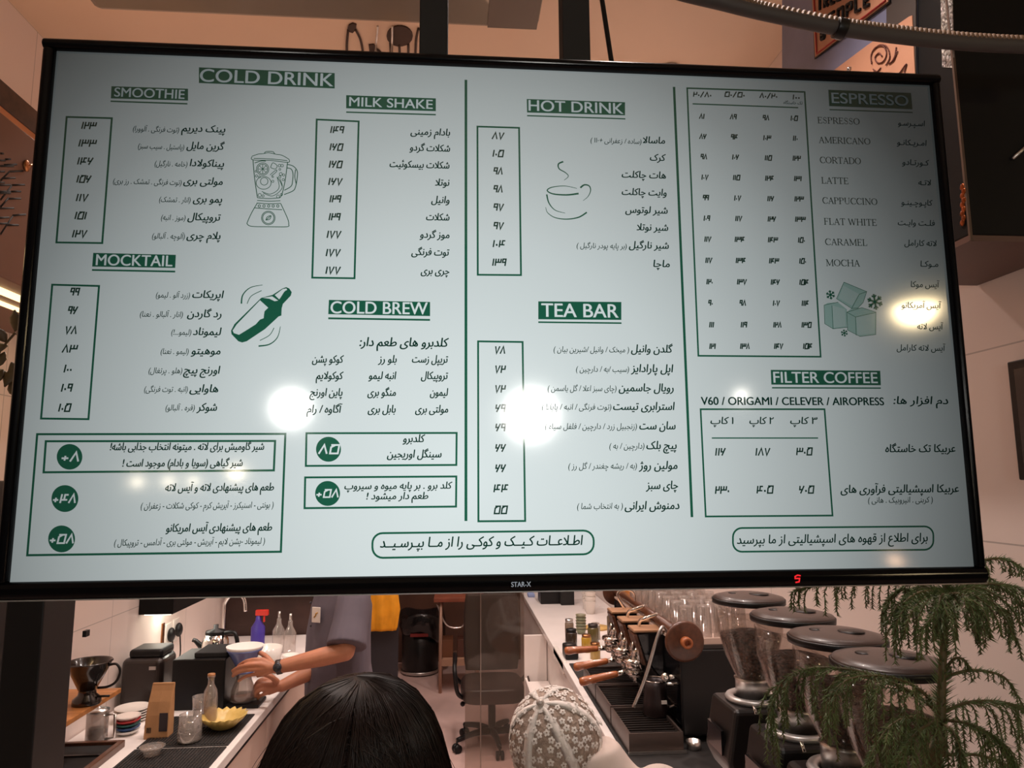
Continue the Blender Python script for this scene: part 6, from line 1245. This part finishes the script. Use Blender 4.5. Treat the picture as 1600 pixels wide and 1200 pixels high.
def cap_pt(th, ph, out=0.0):
    k = 1 + out / .1
    return CC + (X2 * (math.sin(th) * math.cos(ph) * RX[0]) + Y2 * (math.sin(th) * math.sin(ph) * RX[1]) + ax * (math.cos(th) * RX[2])) * k
NET = mat('lace_net', S(186, 164, 150), .85, var=.25, scale=120, bump=.5); LACE = mat('lace_white', S(246, 238, 232), .8, bump=.3, scale=90)
capt = MB().rings([[cap_pt(math.radians(th), 2 * PI * k / 48) for k in range(48)] for th in (1, 10, 20, 32, 44, 56, 68, 80, 90, 98)], True).build('cap', NET, t2)
m_ = MB()
for k in range(6):
    ph = 2 * PI * k / 6 + .35; vs = []; w = .0095
    rr = []
    for th in range(2, 99, 8):
        c = cap_pt(math.radians(th), ph, .0012); d = (cap_pt(math.radians(th), ph + .1) - cap_pt(math.radians(th), ph - .1)); d = d.normalized() if d.length > 1e-6 else X2; n = (c - CC).normalized(); ww = w * min(1, .25 + th / 45)
        rr.append([c - d * ww, c + n * .0016, c + d * ww, c - n * .002])
    m_.rings(rr)
m_.rings([[cap_pt(math.radians(th), 2 * PI * k / 48, o) for k in range(48)] for th, o in ((90, .0005), (91, .002), (97, .002), (98.5, .0))], False)
m_.rings([[cap_pt(math.radians(th), 2 * PI * k / 40, .0012 + .0005 * (th < 10)) for k in range(40)] for th in (3, 7, 10, 11)], False)
m_.build('seam_bands', LACE, capt)
m_ = MB(); rnd = random.Random(5); pts = []
for i in range(1500):
    th = math.acos(1 - rnd.random() * 1.15); ph = rnd.uniform(0, 2 * PI)
    if th < .28: continue
    p = cap_pt(th, ph, .0015)
    if all((p - q).length > .0125 for q in pts):
        pts.append(p); n = (p - CC).normalized(); x_, y_, _ = frame(n); a0 = rnd.uniform(0, 2 * PI); R_ = rnd.uniform(.0058, .0072)
        ring_ = []
        for k in range(30): a = 2 * PI * k / 30; r = R_ * (.62 + .38 * abs(math.cos(2.5 * (a)))); ring_.append(p + x_ * (r * math.cos(a + a0)) + y_ * (r * math.sin(a + a0)) + n * .0004)
        inn = [p + x_ * (.0016 * math.cos(2 * PI * k / 30 + a0)) + y_ * (.0016 * math.sin(2 * PI * k / 30 + a0)) + n * .0012 for k in range(30)]
        m_.rings([ring_, inn], False)
m_.build('lace_flowers', LACE, capt, fix=False)
MB().ball(cap_pt(0, 0, .004), (.008, .008, .007), 16, 10).build('cap_button', mat('pearl', S(206, 196, 190), .25, .3), capt)
# brim on the far side
m_ = MB(); rr = []
for k in range(15):
    u = -1 + k / 7; a = u * 1.0; d = (F2 * math.cos(a) + L2 * math.sin(a)); e = CC + d * .092 - Z * .0 + Z * .03; f_ = CC + d * .10 + F2 * (.06 * (1 - u * u)) + Z * (.025 - .01 * (1 - u * u)); rr.append([e, f_, f_ - Z * .004, e - Z * .004])
m_.rings(rr); m_.build('brim', LACE, capt)

# ================================================================ lamps behind the camera, seen as reflections in the glossy screen
def mirror(px, py, Y):
    p = P(px, py); v = Vector((0, 2 * YS, CAM.z)); return v + (p - v) * ((2 * YS - Y) / YS)
SHADE = mat('lamp_shade', S(30, 28, 28), .5)
def pendant(px, py, Y, r, col, es, label, half=False):
    c = mirror(px, py, Y); t = thing('pendant_lamp', label, 'lamp', c, 0, None)
    MB().tube([c + Vector((0, 0, r)), Vector((c.x, c.y, ZC))], .003).build('cord', BLACK, t)
    MB().ball(c, r * (.94 if half else 1), 24, 16).build('bulb', mat('bulb_glow', (1, 1, 1), .5, emit=col, es=es), t)
    pr = [(r * 1.12, -.06 * r), (r * 1.1, .2 * r), (r * .8, .8 * r), (r * .2, 1.12 * r), (.004, 1.15 * r), (.003, 1.1 * r), (r * .2, 1.06 * r), (r * .75, .76 * r), (r * 1.02, .2 * r), (r * 1.04, -.06 * r), (r * 1.12, -.06 * r)] if half else [(.004, r * 1.1), (r * .3, r * 1.05), (r * .34, r * .93), (.004, r * .95), (.004, r * 1.1)]
    MB().lathe(pr, c, 24).build('shade', SHADE, t)
pendant(830, 648, -1.5, .12, (1, .97, .9), 55, 'large white globe pendant reflected left of the tea prices')
pendant(455, 638, -1.5, .085, (1, .97, .9), 50, 'white globe pendant reflected under the cold brew list')
pendant(1430, 478, -1.5, .10, (1, .76, .42), 120, 'shaded warm pendant reflected beside the ice cubes', True)
pendant(1158, 618, -2.2, .024, (1, .93, .82), 120, 'small bulb pendant reflected above the filter coffee line')
pendant(1399, 876, -1.3, .024, (1, .6, .36), 40, 'small warm bulb reflected at the bottom right of the screen')
for i, (px, py, r) in enumerate(((214, 753, .022), (263, 752, .020), (302, 752, .019), (369, 739, .03))):
    pendant(px, py, -2.6, r, (1, .84, .62), 110, 'small warm bulb reflected in the notes box, %s' % ('leftmost of four', 'second from the left', 'third from the left', 'the rightmost and largest')[i])
